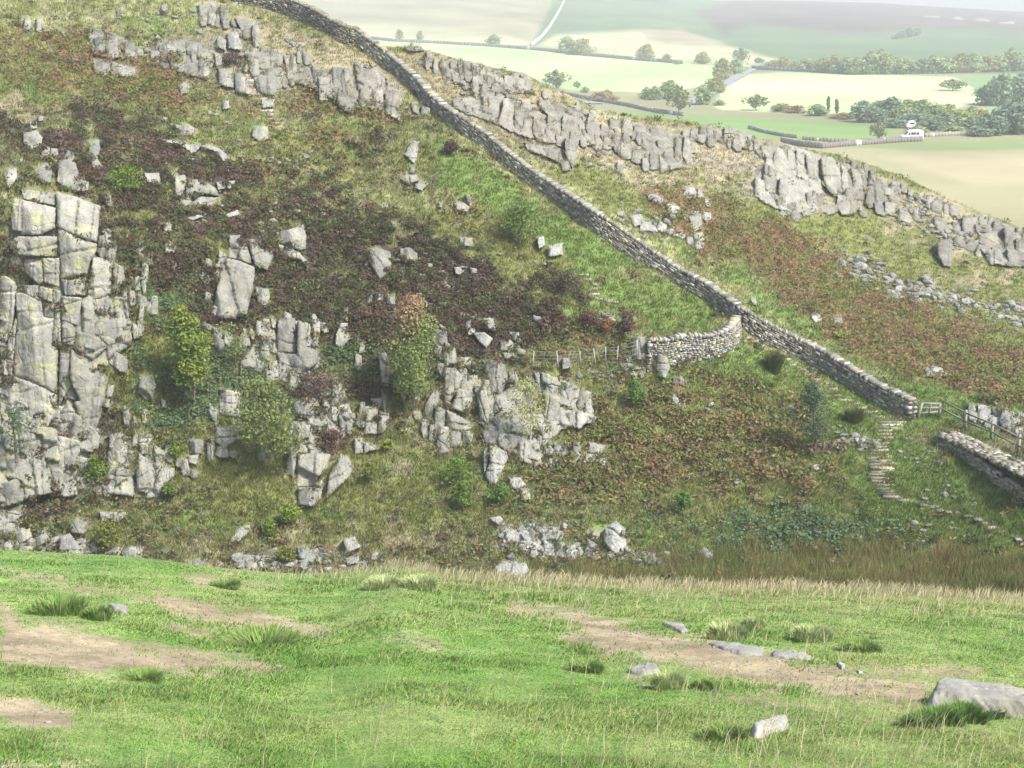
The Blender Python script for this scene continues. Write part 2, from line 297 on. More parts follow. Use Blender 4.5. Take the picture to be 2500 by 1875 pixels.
def dirt(x, y):
    f = np.full(np.shape(x), -999.0)
    for p in DIRTP: f = np.maximum(f, sdist(x, y, p))
    f = f + 26 * fbm(np.asarray(x) / 70, np.asarray(y) / 15, 31, 4) + 16 * fbm(np.asarray(x) / 14, np.asarray(y) / 4, 35, 3) + 2
    return np.clip(f / 34 + 0.44, 0, 1)
def fg_green(X, Y):
    n = fbm(X / 3.5, Y / 3.0, 41, 3); m = fbm(X / 0.9, Y / 0.9, 45, 3)
    a = np.array((.140, .250, .054)); b = np.array((.240, .310, .100)); c = np.array((.078, .172, .040))
    s = fbm(X / .28, Y / .3, 47, 3); t = np.clip(0.5 + 0.7 * n + 0.6 * m + .5 * s, 0, 1)[..., None]; q = np.clip(-0.10 + 1.2 * m - 0.4 * n - .5 * s, 0, 1)[..., None]
    g = a * (1 - t) + b * t; return g * (1 - 0.7 * q) + c * 0.7 * q
def straw(x, y):
    """share of dry pale stalks: towards the brow on the right"""
    e = np.interp(x, EDGE[:, 0], EDGE[:, 1]); d = y - e
    s = np.exp(-np.clip(d, 0, None) / 38) * np.clip((x - 700) / 500, 0.05, 1) * 1.1
    s = s + 0.18 * np.clip((x - 1500) / 500, 0, 1) * (y > 1690) + .05 * (y > 1600) + 0.30 * np.exp(-((x - 1000) / 130) ** 2 - ((y - 1425) / 25) ** 2) + 0.04 * np.clip((x - 1250) / 400, 0, 1)
    return np.clip(s, 0, 1)
nu, nY = 620, 340
us = np.linspace(-0.62, 0.62, nu); Ys = np.concatenate([np.geomspace(4.5, YE, nY - 40), np.linspace(YE + 0.4, 66, 40)])
FX = us[None] * Ys[:, None]; FY = np.broadcast_to(Ys[:, None], FX.shape); FZ = zf(FX, FY); FV = np.stack([FX, FY, FZ], -1)
qx, qy = proj(FV); D = dirt(qx, qy) * (FY < YE + 0.3); S = straw(qx, qy)
dt = np.clip(.5 + 1.1 * fbm(FX / 1.1, FY / 0.8, 51, 4), 0, 1)[..., None]; dc = (np.array((.21, .166, .104)) * (1 - dt) + np.array((.345, .28, .18)) * dt) * (1 + .25 * fbm(FX / .12, FY / .12, 53, 3))[..., None]
FC = fg_green(FX, FY) * 0.95; FC = FC * (1 - 0.6 * S[..., None]) + np.array((.26, .22, .11)) * 0.6 * S[..., None]; FC = FC * (1 - D[..., None]) + dc * D[..., None]
ns = obj('near_slope', mesh_np('near_slope', FV.reshape(-1, 3), grid_faces(nY, nu)[:, ::-1], FC.reshape(-1, 3), True), M_TURF); tag(ns, kind='structure')

# ------------------------------------------------------------------ valley fields and the far hill
HTOP = np.array([(-900,-190),(300,-150),(900,-110),(1250,-70),(1500,-28),(1680,-4),(1760,2),(1860,1),(2000,3),(2150,7),(2214,12),(2350,20),(2420,24),(2500,29),(3300,60)], float)
_hu, _hv = ray(HTOP[:, 0], HTOP[:, 1]); YT = 2300.0
_zy = np.array([(80,-42),(150,-39.5),(250,-36.5),(400,-35.6),(550,-36.6),(700,-37.6),(1000,-38.2),(1400,-37)], float)
def zp(X, Y):
    u = X / np.maximum(Y, 1); zb = np.interp(Y, _zy[:, 0], _zy[:, 1]); zt = np.interp(u, _hu, _hv) * YT
    t = np.clip((Y - 980) / (YT - 980), 0, 1); s = t * t * (3 - 2 * t) * 0.35 + 0.65 * t ** 1.25
    z = zb + (zt + 37) * s; z = z + np.clip((Y - 900) / 600, 0, 1) * 5 * fbm(X / 300, Y / 300, 81, 3) * (1 - np.clip((Y - 1900) / 400, 0, 1)) + 0.5 * fbm(X / 40, Y / 40, 83, 2) * np.clip(1.6 - Y / 900, 0, 1)
    d = np.maximum(Y - YT, 0); return z - d * 0.08
def pp(x, y):
    """photograph point -> valley ground (first crossing along the sight line)"""
    a, b = ray(float(x), float(y)); Y = np.geomspace(140, YT, 900); e = zp(a * Y, Y) - b * Y; i = np.argmax(e > 0) if (e > 0).any() else len(Y) - 1
    if i == 0: t = Y[0]
    else: t = Y[i - 1] + (Y[i] - Y[i - 1]) * (-e[i - 1]) / (e[i] - e[i - 1] + 1e-12)
    return np.array((a * t, t, zp(a * t, t)))
FIELDS = [  # colour, softness, outline in the 2212 wide view
 ((.235,.225,.13), 10, "0:-300,-200 1215,-200 1150,98 860,90 -300,40"), ((.30,.31,.17), 14, "0:-300,40 900,52 1100,75 1150,100 860,92 -300,80"),
 ((.075,.125,.048), 8, "0:1222,-60 2900,-60 2900,175 1690,150 1560,150 1150,99"), ((.30,.31,.17), 12, "0:1200,75 1400,65 1560,95 1680,130 1600,150 1160,100"),
 ((.24,.215,.13), 9, "0:1380,66 1480,70 1560,92 1500,100 1400,86"), ((.072,.055,.045), 16, "0:1500,24 1640,-20 2900,-20 2900,90 2000,62 1800,72 1620,52 1560,75"), ((.22,.19,.11), 12, "0:1390,72 1470,62 1500,80 1440,92"),
 ((.31,.42,.185), 3, "0:600,80 870,90 1150,104 1550,143 1545,178 1440,200 1230,195 1100,160 600,120"), ((.35,.42,.215), 4, "0:1618,158 1690,155 2060,166 2100,190 2140,215 2000,250 1540,240 1560,190"),
 ((.16,.24,.10), 4, "0:2066,166 2212,158 2900,160 2900,300 2140,240 2100,190"), ((.20,.20,.105), 4, "0:1190,196 1440,202 1560,238 1900,262 2000,278 2212,280 2900,290 2900,330 1900,310 1380,252"),
 ((.15,.23,.075), 5, "0:1330,236 1450,246 1640,256 1800,264 1900,274 1945,290 1800,308 1560,290 1400,256"), ((.27,.255,.14), 4, "0:1720,316 1990,306 2900,300 2900,720 2000,600 1600,380"), ((.18,.22,.09), 5, "0:1790,316 1990,305 2900,297 2900,318 2000,326"),
 ((.34,.30,.18), 18, "0:1900,340 2900,336 2900,400 2100,400")]
npu, npY = 760, 420
us = np.linspace(-0.8, 0.8, npu); Ys = np.concatenate([np.geomspace(100, YT, npY - 20), np.linspace(YT + 8, 3600, 20)])
PX_ = us[None] * Ys[:, None]; PY_ = np.broadcast_to(Ys[:, None], PX_.shape); PV = np.stack([PX_, PY_, zp(PX_, PY_)], -1); qx, qy = proj(PV)
PC = np.zeros(PV.shape) + np.array((.20, .21, .11))
wx = qx + 5 * fbm(PX_ / 40, PY_ / 60, 91, 3); wy = qy + 2.5 * fbm(PX_ / 40, PY_ / 60, 93, 3)
for c, soft, s in FIELDS:
    f = np.clip(sdist(wx, wy, pts(s)) / soft + 0.5, 0, 1)[..., None]; PC = PC * (1 - f) + np.array(c) * f
PC = PC * (1 + 0.16 * fbm(PX_ / 60, PY_ / 90, 95, 4) + .28 * np.clip((PY_ - 900) / 500, 0, 1) * fbm(PX_ / 38, PY_ / 50, 99, 4))[..., None]
hillf = np.clip((PY_ - 1000) / 500, 0, 1); PC = PC * (1 - 0.30 * hillf * np.clip(fbm(PX_ / 130, PY_ / 110, 97, 4), 0, 1))[..., None]
vg = obj('valley_fields', mesh_np('valley_fields', PV.reshape(-1, 3), grid_faces(npY, npu)[:, ::-1], PC.reshape(-1, 3), True), M_PLAIN); tag(vg, kind='structure')

# ------------------------------------------------------------------ the hazy air
hb = bmesh.new(); bmesh.ops.create_cube(hb, size=1)
for v in hb.verts: v.co = Vector((v.co.x * 6400, v.co.y * 3900 + 1650, v.co.z * 320 - 60))
hm = bpy.data.meshes.new('haze'); hb.to_mesh(hm); hb.free()
mh = bpy.data.materials.new('haze_air'); mh.use_nodes = True; nt = mh.node_tree; nt.nodes.remove(nt.nodes['Principled BSDF'])
pv = nd(nt, 'ShaderNodeVolumePrincipled', Density=0.0004); pv.inputs['Color'].default_value = (0.96, 1.0, 0.95, 1); pv.inputs['Anisotropy'].default_value = 0.0
nt.links.new(pv.outputs[0], nt.nodes['Material Output'].inputs['Volume'])
hz = obj('haze', hm, mh); tag(hz, kind='stuff')

# ------------------------------------------------------------------ rocks: outlines traced block by block, each with its own depth and facets
RIM = []; ROCKP = []
def rock_geo(poly, yfun, seed, lean=0.55, proud=0.30, facets=4, round_=0.22, thick=None, jointed=False):
    rg = np.random.default_rng(seed); poly = np.asarray(poly, float)
    if (np.roll(poly[:, 0], -1) * poly[:, 1] - poly[:, 0] * np.roll(poly[:, 1], -1)).sum() > 0: poly = poly[::-1]
    w, h = np.ptp(poly[:, 0]), np.ptp(poly[:, 1]); area = 0.5 * abs((np.roll(poly[:, 0], -1) * poly[:, 1] - poly[:, 0] * np.roll(poly[:, 1], -1)).sum())
    sp = float(np.clip(math.sqrt(area) / 20, 2.0, 4.2)); b = []
    for i in range(len(poly)):                                    # a chipped outline
        p, q = poly[i], poly[(i + 1) % len(poly)]; L = np.hypot(*(q - p)); n = max(1, int(L / sp)); nv = np.array((-(q - p)[1], (q - p)[0])) / (L + 1e-9)
        for k in range(n):
            t = k / n; c = p + (q - p) * t
            if k: c = c + nv * rg.normal(0, min(0.9, 0.02 * L + 0.2)) * 0.8
            else: c = c + rg.normal(0, 0.35, 2)
            b.append(c)
    b = np.array(b); X, Y = np.meshgrid(np.arange(poly[:, 0].min(), poly[:, 0].max(), sp), np.arange(poly[:, 1].min(), poly[:, 1].max(), sp * 0.87))
    X = X + (np.arange(X.shape[0]) % 2)[:, None] * sp / 2 + rg.uniform(-.25, .25, X.shape) * sp; Y = Y + rg.uniform(-.25, .25, X.shape) * sp
    X, Y = X.ravel(), Y.ravel(); k = inside(X, Y, b); X, Y = X[k], Y[k]; k = dist_poly(X, Y, b) > sp * 0.55; X, Y = X[k], Y[k]
    P = np.concatenate([b, np.stack([X, Y], 1)]); nb = len(b)
    try: vs, es, fs, ov, *_ = delaunay_2d_cdt([Vector(p) for p in P], [(i, (i + 1) % nb) for i in range(nb)], [], 1, 1e-4)
    except Exception: return None
    V2 = np.array([tuple(v) for v in vs]); bd = dist_poly(V2[:, 0], V2[:, 1], b); ib = bd < 1e-3
    i0 = np.argmax(poly[:, 1]); xb, yb = poly[:, 0].mean(), poly[i0, 1]; Yb = float(yfun(xb, yb)); m = Yb / FPX           # metres per pixel
    S = min(w, h) * m; Rr = min(0.32 * round_ * S, 0.16); d = bd * m
    off = -Rr * np.clip(1 - d / Rr, 0, 1) ** 1.4
    cx, cy = poly[:, 0].mean(), poly[:, 1].mean(); U = (V2[:, 0] - cx) * m; Wv = -(V2[:, 1] - cy) * m; wm, hm_ = w * m, h * m
    Ub = U + 0.06 * fbm(U / .7, Wv / .9, seed + 3, 3)
    pl = rg.uniform(-.22, .22) * Ub + rg.normal(0, .06) * Wv                              # a front face, a face turned each way, a sloping shoulder
    pl = np.minimum(pl, rg.uniform(.5, 1.5) * (Ub - rg.uniform(-.42, -.02) * wm) + rg.normal(0, .08) * Wv)
    pl = np.minimum(pl, -rg.uniform(.35, 1.1) * (Ub - rg.uniform(.05, .42) * wm) + rg.normal(0, .08) * Wv)
    if rg.random() < .65: pl = np.minimum(pl, -rg.uniform(.4, 1.1) * (Wv - rg.uniform(.18, .42) * hm_) + rg.normal(0, .25) * Ub)
    for _ in range(max(0, facets - 3)):
        sg = rg.choice((-1, 1)); pl = np.minimum(pl, sg * rg.uniform(.5, 1.3) * (Ub + sg * rg.uniform(.1, .4) * wm) + rg.normal(0, .5) * (Wv - rg.uniform(-.3, .3) * hm_))
    pl = np.maximum(pl, -0.40 * min(w, h) * m)
    if jointed:                                                                           # living rock: columns cut by cross joints, each block standing out or back a little
        cw = rg.uniform(.55, .85); q = (Ub + .10 * Wv) / cw + 60 + .35 * fbm(U / 2.2, Wv / 3, seed + 21, 2); ci = np.floor(q).astype(int); bh = .7 + 1.1 * _h(ci, ci * 0 + 5, seed); q2 = (Wv + .25 * U) / bh + 60 + 3 * _h(ci, ci * 0 + 7, seed); cj = np.floor(q2).astype(int)
        pl = .55 * (_h(ci, ci * 0 + 3, seed) - .5) + .5 * (_h(ci, cj, seed + 1) - .5) + ((q - ci) - .5) * (_h(ci, cj, seed + 2) - .55) * .55 - (q2 - cj) * .28 + .25 * fbm(U / 3, Wv / 2.5, seed + 31, 3)
    elif wm > 1.3:                                                                          # narrow columns standing a little proud of each other
        cw = rg.uniform(.55, 1.0); q = Ub / cw + 40 + .12 * Wv * rg.normal(); ci = np.floor(q).astype(int); hsh = _h(ci, ci * 0 + 3, seed); pl = pl + (hsh - .5) * .34 + ((q - ci) - .5) * (_h(ci, ci * 0 + 9, seed) - .5) * .35
    nj = int(hm_ / 1.1)
    for _ in range(0 if jointed else nj):                                                                   # cross joints: small steps between blocks
        w0 = rg.uniform(-.5, .5) * hm_; pl = pl + rg.normal(0, .045) * np.sign(Wv + rg.normal(0, .2) * U + .05 * fbm(U / .4, U * 0, seed + 8, 2) - w0)
    off = off + pl * .85 + 0.045 * fbm(U / 0.45, Wv / 0.45, seed, 4) + 0.05 * np.abs(fbm(U / 0.14, Wv / 0.34, seed + 5, 3)) - .02
    for _ in range(int(max(w, h) > 55) + int(max(w, h) > 130)):      # fractures across the face
        a0 = rg.choice([rg.uniform(0, math.pi), rg.normal(.1, .15), rg.normal(1.5, .08)]); px0, py0 = rg.uniform(-.3, .3) * wm, rg.uniform(-.35, .35) * hm_
        dd = np.abs(-math.sin(a0) * (U - px0) + math.cos(a0) * (Wv - py0) + 0.10 * fbm(U / .5, Wv / .5, seed + 9, 3)); off = off - 0.15 * np.exp(-(dd / (sp * m * 0.5)) ** 2)
    Yt = np.asarray(yfun(V2[:, 0], V2[:, 1])); base = Yb + lean * (Yt - Yb) - proud - 0.12 * S - 0.7 * Rr
    Yf = base - off; Yf = np.minimum(Yf, Yh(V2[:, 0], V2[:, 1]) - np.where(ib, .04, .12)) if yfun is Yh0 and not jointed else Yf; V = P3(V2[:, 0], V2[:, 1], Yf)
    F = np.array([f for f in fs if len(f) == 3]); ring = []                                # outline loop, in order
    order = [int(np.argmin(np.hypot(*(V2 - q).T))) for q in b]; order = [o for i, o in enumerate(order) if o != order[i - 1]]
    T = thick or (max(1.0, 0.6 * S) + proud + 0.5 * (np.max(Yt) - Yb)); n0 = len(V); c2 = V2[order].mean(0)
    B2 = c2 + (V2[order] - c2) * 0.86; Bk = P3(B2[:, 0], B2[:, 1], np.maximum(Yf[order] + T, Yt[order] + 0.4)); V = np.concatenate([V, Bk, Bk.mean(0)[None]])
    r = np.array(order); rn = np.roll(r, -1); kk = np.arange(len(r)); kn = np.roll(kk, -1)
    Q = np.stack([r, rn, n0 + kn, n0 + kk], 1); C = np.stack([np.full(len(r), n0 + len(r)), n0 + kk, n0 + kn], 1)
    e = V2[F[:, 1]] - V2[F[:, 0]]; g = V2[F[:, 2]] - V2[F[:, 0]]; flip = (e[:, 0] * g[:, 1] - e[:, 1] * g[:, 0]) > 0
    F[flip] = F[flip][:, ::-1]
    return V, F, Q, C, (V[order].copy(), V2[order].copy(), seed)
def add_rock(name, poly, mat, seed, parent=None, yfun=Yh0, **kw):
    g = rock_geo(poly, yfun, seed, **kw)
    if g is None: print('rock failed', name, seed); return None
    if not kw.get('jointed'): ROCKP.append(np.asarray(poly, float))
    V, F, Q, C, rim = g; RIM.append(rim); o0 = Vector((0, 0, 0)) if parent else Vector(V[np.argmin(V[:, 2])]); base = parent.location if parent else o0
    V = V - np.array(base)
    me = mesh_np(name, V, [F, Q, C]); bm = bmesh.new(); bm.from_mesh(me); bmesh.ops.recalc_face_normals(bm, faces=bm.faces); bm.to_mesh(me); bm.free()
    return obj(name, me, mat, parent, None if parent else base)
_sd = [100]
def outcrop(label, *polys, name='rock_outcrop', cat='rock outcrop', part='rock_block', mat=None, group=None, shift=(0, 0), **kw):
    P = [pts(s) + shift for p in polys for s in ([p] if ':' not in p[2:] else p.split('|'))]; _sd[0] += 13
    if len(P) == 1:
        o = add_rock(name, P[0], mat or M_ROCK, _sd[0], **kw)
        if o: tag(o, label, cat, group)
        return o
    A = np.concatenate(P); b = hp(A[:, 0].mean(), A[:, 1].max()); e = tag(empty(name, b), label, cat, group)
    for i, p in enumerate(P): add_rock(part, p, mat or M_ROCK, _sd[0] + 1000 * i, e, **kw)
    return e
def broken(where, n, cols, wd, ht, mat, label, group, seed, tilt=0.06):
    """outcrops of small broken columns along a traced line"""
    rg = random.Random(seed); P = pts(where); L = np.r_[0, np.cumsum(np.hypot(*np.diff(P, axis=0).T))]
    for k in range(n):
        s = L[-1] * (k + rg.uniform(.1, .9)) / n; x, y = np.interp(s, L, P[:, 0]) + rg.gauss(0, 7), np.interp(s, L, P[:, 1]) + rg.gauss(0, 9); sl = (np.interp(min(s + 9, L[-1]), L, P[:, 1]) - np.interp(max(s - 9, 0), L, P[:, 1])) / 18; polys = []
        for q in range(rg.randint(*cols)):
            big = rg.random() < .3; w, h = rg.uniform(*wd) * (1.5 if big else 1), rg.uniform(*ht) * rg.uniform(.6, 1.15) * (1.35 if big else 1); t = rg.gauss(0, tilt) * h; y0 = y + sl * (w + 2) * q * .8 + rg.gauss(0, 5)
            p = [(x + t + rg.uniform(0, .25) * w, y0 - h), (x + t + w * rg.uniform(.6, 1), y0 - h * rg.uniform(.82, 1.02)), (x + w, y0 - h * rg.uniform(.3, .6)), (x + w * rg.uniform(.8, 1.05), y0), (x + w * rg.uniform(.2, .5), y0 + h * rg.uniform(0, .12)), (x - w * rg.uniform(-.05, .1), y0 - h * rg.uniform(.1, .5))]
            x += w + rg.uniform(0, 3)
            if p[0][1] > float(ysky(x)) - 3: polys.append(np.array(p))
        if not polys: continue
        A = np.concatenate(polys); e = tag(empty('rock_outcrop', hp(A[:, 0].mean(), A[:, 1].max())), label, 'rock outcrop', group)
        for q, p in enumerate(polys): add_rock('rock_block', p, mat, seed * 977 + k * 31 + q, e)
def multi(crop, s): return [crop + ':' + q.strip() for q in s.split(';') if q.strip()]

# the great crag at the left of the photograph
outcrop('tall pale grey crag of jointed columns and square blocks, largest cliff on the slope', *multi('4', """90,-301 140,-311 140,-91 75,-101 70,-191;140,-366 360,-341 360,-261 150,-301;140,-301 360,-246 355,-111 260,-71 130,-71;90,-61 370,-61 370,70 90,62;
362,-351 500,-316 650,-256 628,-21 500,-61 370,-121;372,-116 500,-51 628,-11 625,34 590,90 560,184 395,215 385,60;0,200 40,195 100,235 105,300 95,420 70,560 0,570;150,85 270,80 280,230 250,250 160,170;275,80 385,80 385,270 285,235;
150,255 250,255 245,330 270,360 160,310;255,260 340,280 340,370 245,330;345,280 390,290 390,375 345,375;100,300 160,310 270,365 280,460 350,470 335,640 375,670 370,960 280,915 180,870 90,840 80,780 110,480;
285,375 365,380 355,470 285,460;365,385 390,380 395,650 335,640 350,470;45,640 100,470 110,480 75,840 40,830;0,640 45,640 40,830 0,830;80,845 180,875 280,920 370,970 360,1100 300,1180 270,1170 280,1080 200,1120 60,1030;
0,890 65,900 60,1010 0,980;0,1010 70,1020 200,1110 280,1085 270,1170 180,1170 60,1130 0,1120;395,215 460,225 555,190 550,320 420,320;400,325 530,335 510,520 395,480;600,75 715,80 722,200 712,310 650,345 565,345 580,200;
735,105 800,140 805,200 795,290 740,300 730,200;540,355 640,345 700,320 720,400 690,440 600,430 520,470 515,410;405,520 490,545 480,640 430,650 395,690;490,545 640,590 700,650 600,740 450,650 480,640;
640,500 790,455 800,600 770,630 700,650 640,590 560,560 580,530;815,470 850,490 835,610 805,600;390,690 455,700 455,860 490,960 520,1010 410,980 375,1090 380,980;
460,650 500,720 600,800 700,850 695,900 680,1000 640,1080 610,1200 540,1215 470,1180 530,1160 480,1010 520,1005 490,950 455,860;375,1095 440,1010 545,1150 470,1180 540,1215 400,1230 350,1180;
180,1250 230,1220 265,1235 255,1290 200,1320;275,1190 325,1200 320,1350 270,1340;345,1240 390,1230 520,1265 520,1330 470,1450 430,1470 330,1390;200,1330 290,1360 270,1590 185,1560 190,1400;290,1390 350,1420 425,1480 420,1540 350,1590 280,1560;
0,1540 100,1510 170,1530 165,1650 0,1700;0,1270 60,1290 60,1370 0,1390;70,1310 180,1340 150,1380 90,1370;-120,190 -2,200 -2,560 -110,600;-130,640 -4,642 -4,980 -120,1000;-120,1020 -4,1012 -4,1260 -110,1290;540,1215 610,1205 560,1330 545,1290"""),
  name='crag', cat='crag', mat=M_ROCKY, facets=3, round_=0.14)
B = lambda label, crop, s, **k: outcrop(label, *multi(crop, s), **k)
B('angular grey block leaning over the boulder heap above the tall crag', '1', '150,850 240,845 275,890 270,940 210,980 150,930', name='boulder', cat='boulder')
B('pair of small squared boulders below the leaning block above the tall crag', '1', '265,960 320,950 330,1000 310,1040 265,1030;330,960 370,960 380,1010 370,1050 330,1040')
B('rounded cracked boulder perched on the brow of the tall crag', '1', '220,1100 300,1050 340,1090 330,1190 280,1180 225,1150', name='boulder', cat='boulder')
B('large smooth wedge of rock crowning the tall crag, taller than its neighbours', '1', '380,1040 420,1010 440,970 480,1000 500,1090 530,1200 520,1250 440,1220 370,1180;510,1150 575,1180 570,1230 530,1240')
B('slim leaning stone pillar alone in the heather uphill of the tall crag', '1', '580,920 640,900 650,960 630,1020 665,1080 640,1120 600,1080 575,1020')
B('narrow pale stone half sunk in heather at the photo left edge', '1', '30,1090 110,1090 110,1150 60,1220 30,1170;70,1020 150,1020 140,1060 80,1050')
B('row of fluted rock columns under the grassy top at the upper left', '1', '610,240 690,240 690,350 620,330;700,290 740,220 780,240 785,360 700,360;800,310 880,340 870,385 810,360')
B('long flat topped ledge of grey rock with turf along its lip, upper left', '1', '600,390 710,390 720,440 690,490 640,490 610,460;720,400 880,435 880,500 720,490;465,375 540,385 530,410 470,410')
B('broad cracked crag of five blocks in the middle of the upper band', '1', '1030,290 1090,285 1140,310 1140,400 1080,410 1030,350;1150,310 1200,310 1210,380 1150,410;1220,270 1330,300 1375,380 1350,430 1280,400 1230,370 1200,330;1300,390 1330,380 1360,470 1330,515 1285,490;1100,400 1200,420 1180,460 1110,450')
B('split square block left of the narrow stone stairs in the upper crag band', '1', '1415,440 1500,440 1520,480 1515,570 1420,550;1515,470 1580,480 1620,560 1640,620 1525,590')
B('flat cracked slab above the stout block beside the upper stairs', '1', '1600,340 1700,330 1790,380 1780,460 1700,450 1610,430')
B('stout overhanging block with a dark undercut right of the upper stairs', '1', '1680,480 1820,500 1820,560 1780,620 1670,610 1650,530;1690,640 1780,640 1770,690 1700,700')
B('weathered rocks at the very top of the slope under the skyline wall', '1', '1285,30 1400,10 1400,80 1340,110 1290,100;1520,110 1690,140 1680,190 1560,200;1400,90 1440,80 1440,130 1410,140')
B('upright split rock at the head of the narrow stone stairs', '1', '1470,210 1530,200 1570,290 1560,330 1480,310;1410,230 1465,260 1460,330 1400,300')
B('small pale boulder with a yellow tint in the upper bracken', '1', '1160,560 1190,530 1230,560 1220,600 1170,610', name='boulder', cat='boulder')
B('small round boulder alone in the bracken left of the stair foot', '1', '1440,660 1480,650 1490,700 1440,710', name='boulder', cat='boulder')
B('single pale boulder at the head of the long whale backed ledge', '1', '1150,830 1200,800 1260,830 1250,880 1160,870', name='boulder', cat='boulder')
B('square block with a flat top standing below the narrow upper stairs', '1', '1640,820 1735,820 1740,900 1680,920 1630,880', name='boulder', cat='boulder')
B('long low whale backed ledge of lichened rock arching over heather', '1', '1000,895 1080,905 1190,925 1195,955 1100,925;1190,925 1340,935 1420,960 1430,990 1390,980 1300,950 1250,1000 1200,960;1420,960 1490,1020 1480,1060 1440,1040 1400,985', mat=M_PALE)
B('rounded lichened crag like a clenched fist amid the dark heather', '1', '1130,1140 1200,1130 1210,1200 1160,1290 1130,1260;1200,1180 1260,1160 1340,1180 1400,1220 1420,1270 1300,1250 1240,1300 1200,1290;1260,1270 1420,1280 1400,1320 1340,1350 1240,1340;1160,1290 1240,1300 1230,1360 1170,1340', round_=.35)
B('dim grey block half hidden beside the bright green patch', '1', '930,1120 1030,1120 1040,1190 960,1200')
B('twin small knobs of rock right of the fist shaped crag', '1', '1400,1180 1450,1170 1460,1220 1410,1230;1470,1170 1520,1170 1510,1220 1470,1220')
B('small stepped stone against the upper right of the tall crag', '1', '670,1270 720,1260 730,1340 690,1330', name='boulder', cat='boulder')
B('small rounded stone beside the right shoulder of the tall crag', '1', '670,1470 720,1460 720,1530 690,1550 660,1500', name='boulder', cat='boulder')
B('low white flecked stone lying below the fist shaped crag', '1', '1450,1390 1540,1360 1550,1390 1480,1410', mat=M_PALE, name='boulder', cat='boulder')
B('thin sliver of white rock under the fist shaped crag', '1', '1210,1410 1280,1390 1320,1400 1240,1430', mat=M_PALE, name='boulder', cat='boulder')
B('small rounded knob above the ivy dark gully by the pillar crag', '1', '1050,1440 1110,1440 1110,1500 1060,1500;1060,1550 1120,1570 1130,1640 1070,1640')
B('pair of pale upright rocks in the turf at the far upper left', '1', '160,110 200,120 200,180 150,210;240,110 270,130 270,210 230,200;390,200 420,200 410,230')
B('grey boulder with a mossy cap at the left beside the tan turf', '1', '180,790 240,790 240,830 190,835;245,755 280,750 280,780 250,785')
B('tall split pillar crag with a cracked cap, left centre of the slope', '4', '1485,-66 1550,-72 1600,0 1640,125 1560,95 1480,75;1575,-55 1640,-45 1690,20 1760,30 1770,70 1730,160 1650,130 1610,0;1475,80 1560,100 1650,140 1645,230 1600,440 1500,470 1380,470 1385,400 1420,180 1440,120;1420,30 1470,60 1450,190 1400,190;1330,290 1365,310 1350,430 1320,400', facets=5, round_=.16)
B('broad lichened slab with a jagged right edge above the pillar crag', '4', '1785,-85 1880,-110 1960,-140 1985,-60 1980,20 1940,30 1800,-20;1800,-15 1940,40 1960,70 2005,110 1990,145 1940,90 1810,60', mat=M_ROCKY)
B('rough boulder just right of the foot of the split pillar crag', '4', '1655,265 1740,280 1750,330 1720,390 1670,390', name='boulder', cat='boulder')
B('small dark flake of rock left of the split pillar crag', '4', '1285,190 1340,130 1355,200 1330,260')
B('upright fluted pillar with a flat turf cap in the middle of the cliff', '4', '1800,465 1910,470 1930,600 1920,700 1850,690 1795,690;1930,480 1970,500 1990,560 1985,650 2060,690 2060,760 2000,800 1920,860 1800,850 1800,700 1920,700;1970,490 2010,510 2010,650 1985,650;2030,520 2048,520 2045,630 2025,630', facets=5)
B('pointed pale flake beside the fluted pillar, two blocks below it', '4', '1690,590 1755,650 1740,750 1680,720;1560,740 1700,730 1735,780 1720,830 1600,800;1740,760 1795,740 1795,800 1745,820', mat=M_PALE)
B('sharp white tipped rock jutting from the right flank of the tall crag', '4', '705,650 725,660 830,740 820,830 780,820 700,760', mat=M_PALE)
B('blocky pale rock in the dark gully under the yellow green tree', '4', '905,850 990,840 1010,900 990,1000 940,1000 890,950')
B('two thin white splinters of rock standing in the dark gully', '4', '920,1060 955,1060 950,1150 920,1150;1040,990 1070,1000 1080,1050 1050,1050', mat=M_PALE)
B('cluster of slender broken columns at the foot of the dark gully', '4', '740,1215 780,1205 800,1290 750,1380 710,1400 715,1310;690,1480 760,1430 850,1450 830,1500 720,1580 670,1590;860,1215 895,1205 890,1300 855,1300;930,1220 985,1220 990,1310 950,1380 920,1330;830,1330 870,1330 850,1480 820,1430;895,1340 960,1380 960,1600 890,1590 880,1470;1045,1360 1120,1350 1120,1410 1050,1410;1040,1430 1130,1440 1130,1490 1060,1560 1020,1650 965,1620 1010,1530')
B('stacked pair of grey blocks right of the slender broken columns', '4', '1230,1260 1290,1250 1330,1270 1310,1350 1230,1350;1215,1360 1290,1350 1270,1420 1210,1400')
B('low fractured rock at the foot of the tall crag', '4', '480,1490 560,1500 615,1530 580,1590 480,1570')
B('shaded crag face partly hidden behind the spreading grey green tree', '4', '1400,1180 1550,1160 1550,1250 1450,1320 1390,1270;1420,920 1560,950 1560,1120 1420,1090;1350,1010 1410,1060 1400,1170 1350,1080')
B('small upright rock under the lower branch of the spreading tree', '4', '1670,1290 1720,1300 1720,1390 1670,1400')
B('stacked crag of big square blocks ending in a pointed foot on the grass', '4', '1900,1010 2000,1005 2060,1060 2095,1130 2060,1150 1960,1110 1895,1090;1880,1140 2010,1160 2000,1240 1950,1260 1870,1250;1880,1265 1950,1270 1930,1340 1900,1500 1850,1480;1925,1350 2050,1340 2140,1350 2120,1440 2060,1500 2040,1560 1920,1560;1925,1565 2040,1565 2100,1500 2080,1640 2030,1690 1930,1680')
B('leaning triangular rock beside the square block crag on the grass', '4', '2130,1490 2209,1345 2250,1370 2294,1430 2260,1500 2110,1640')
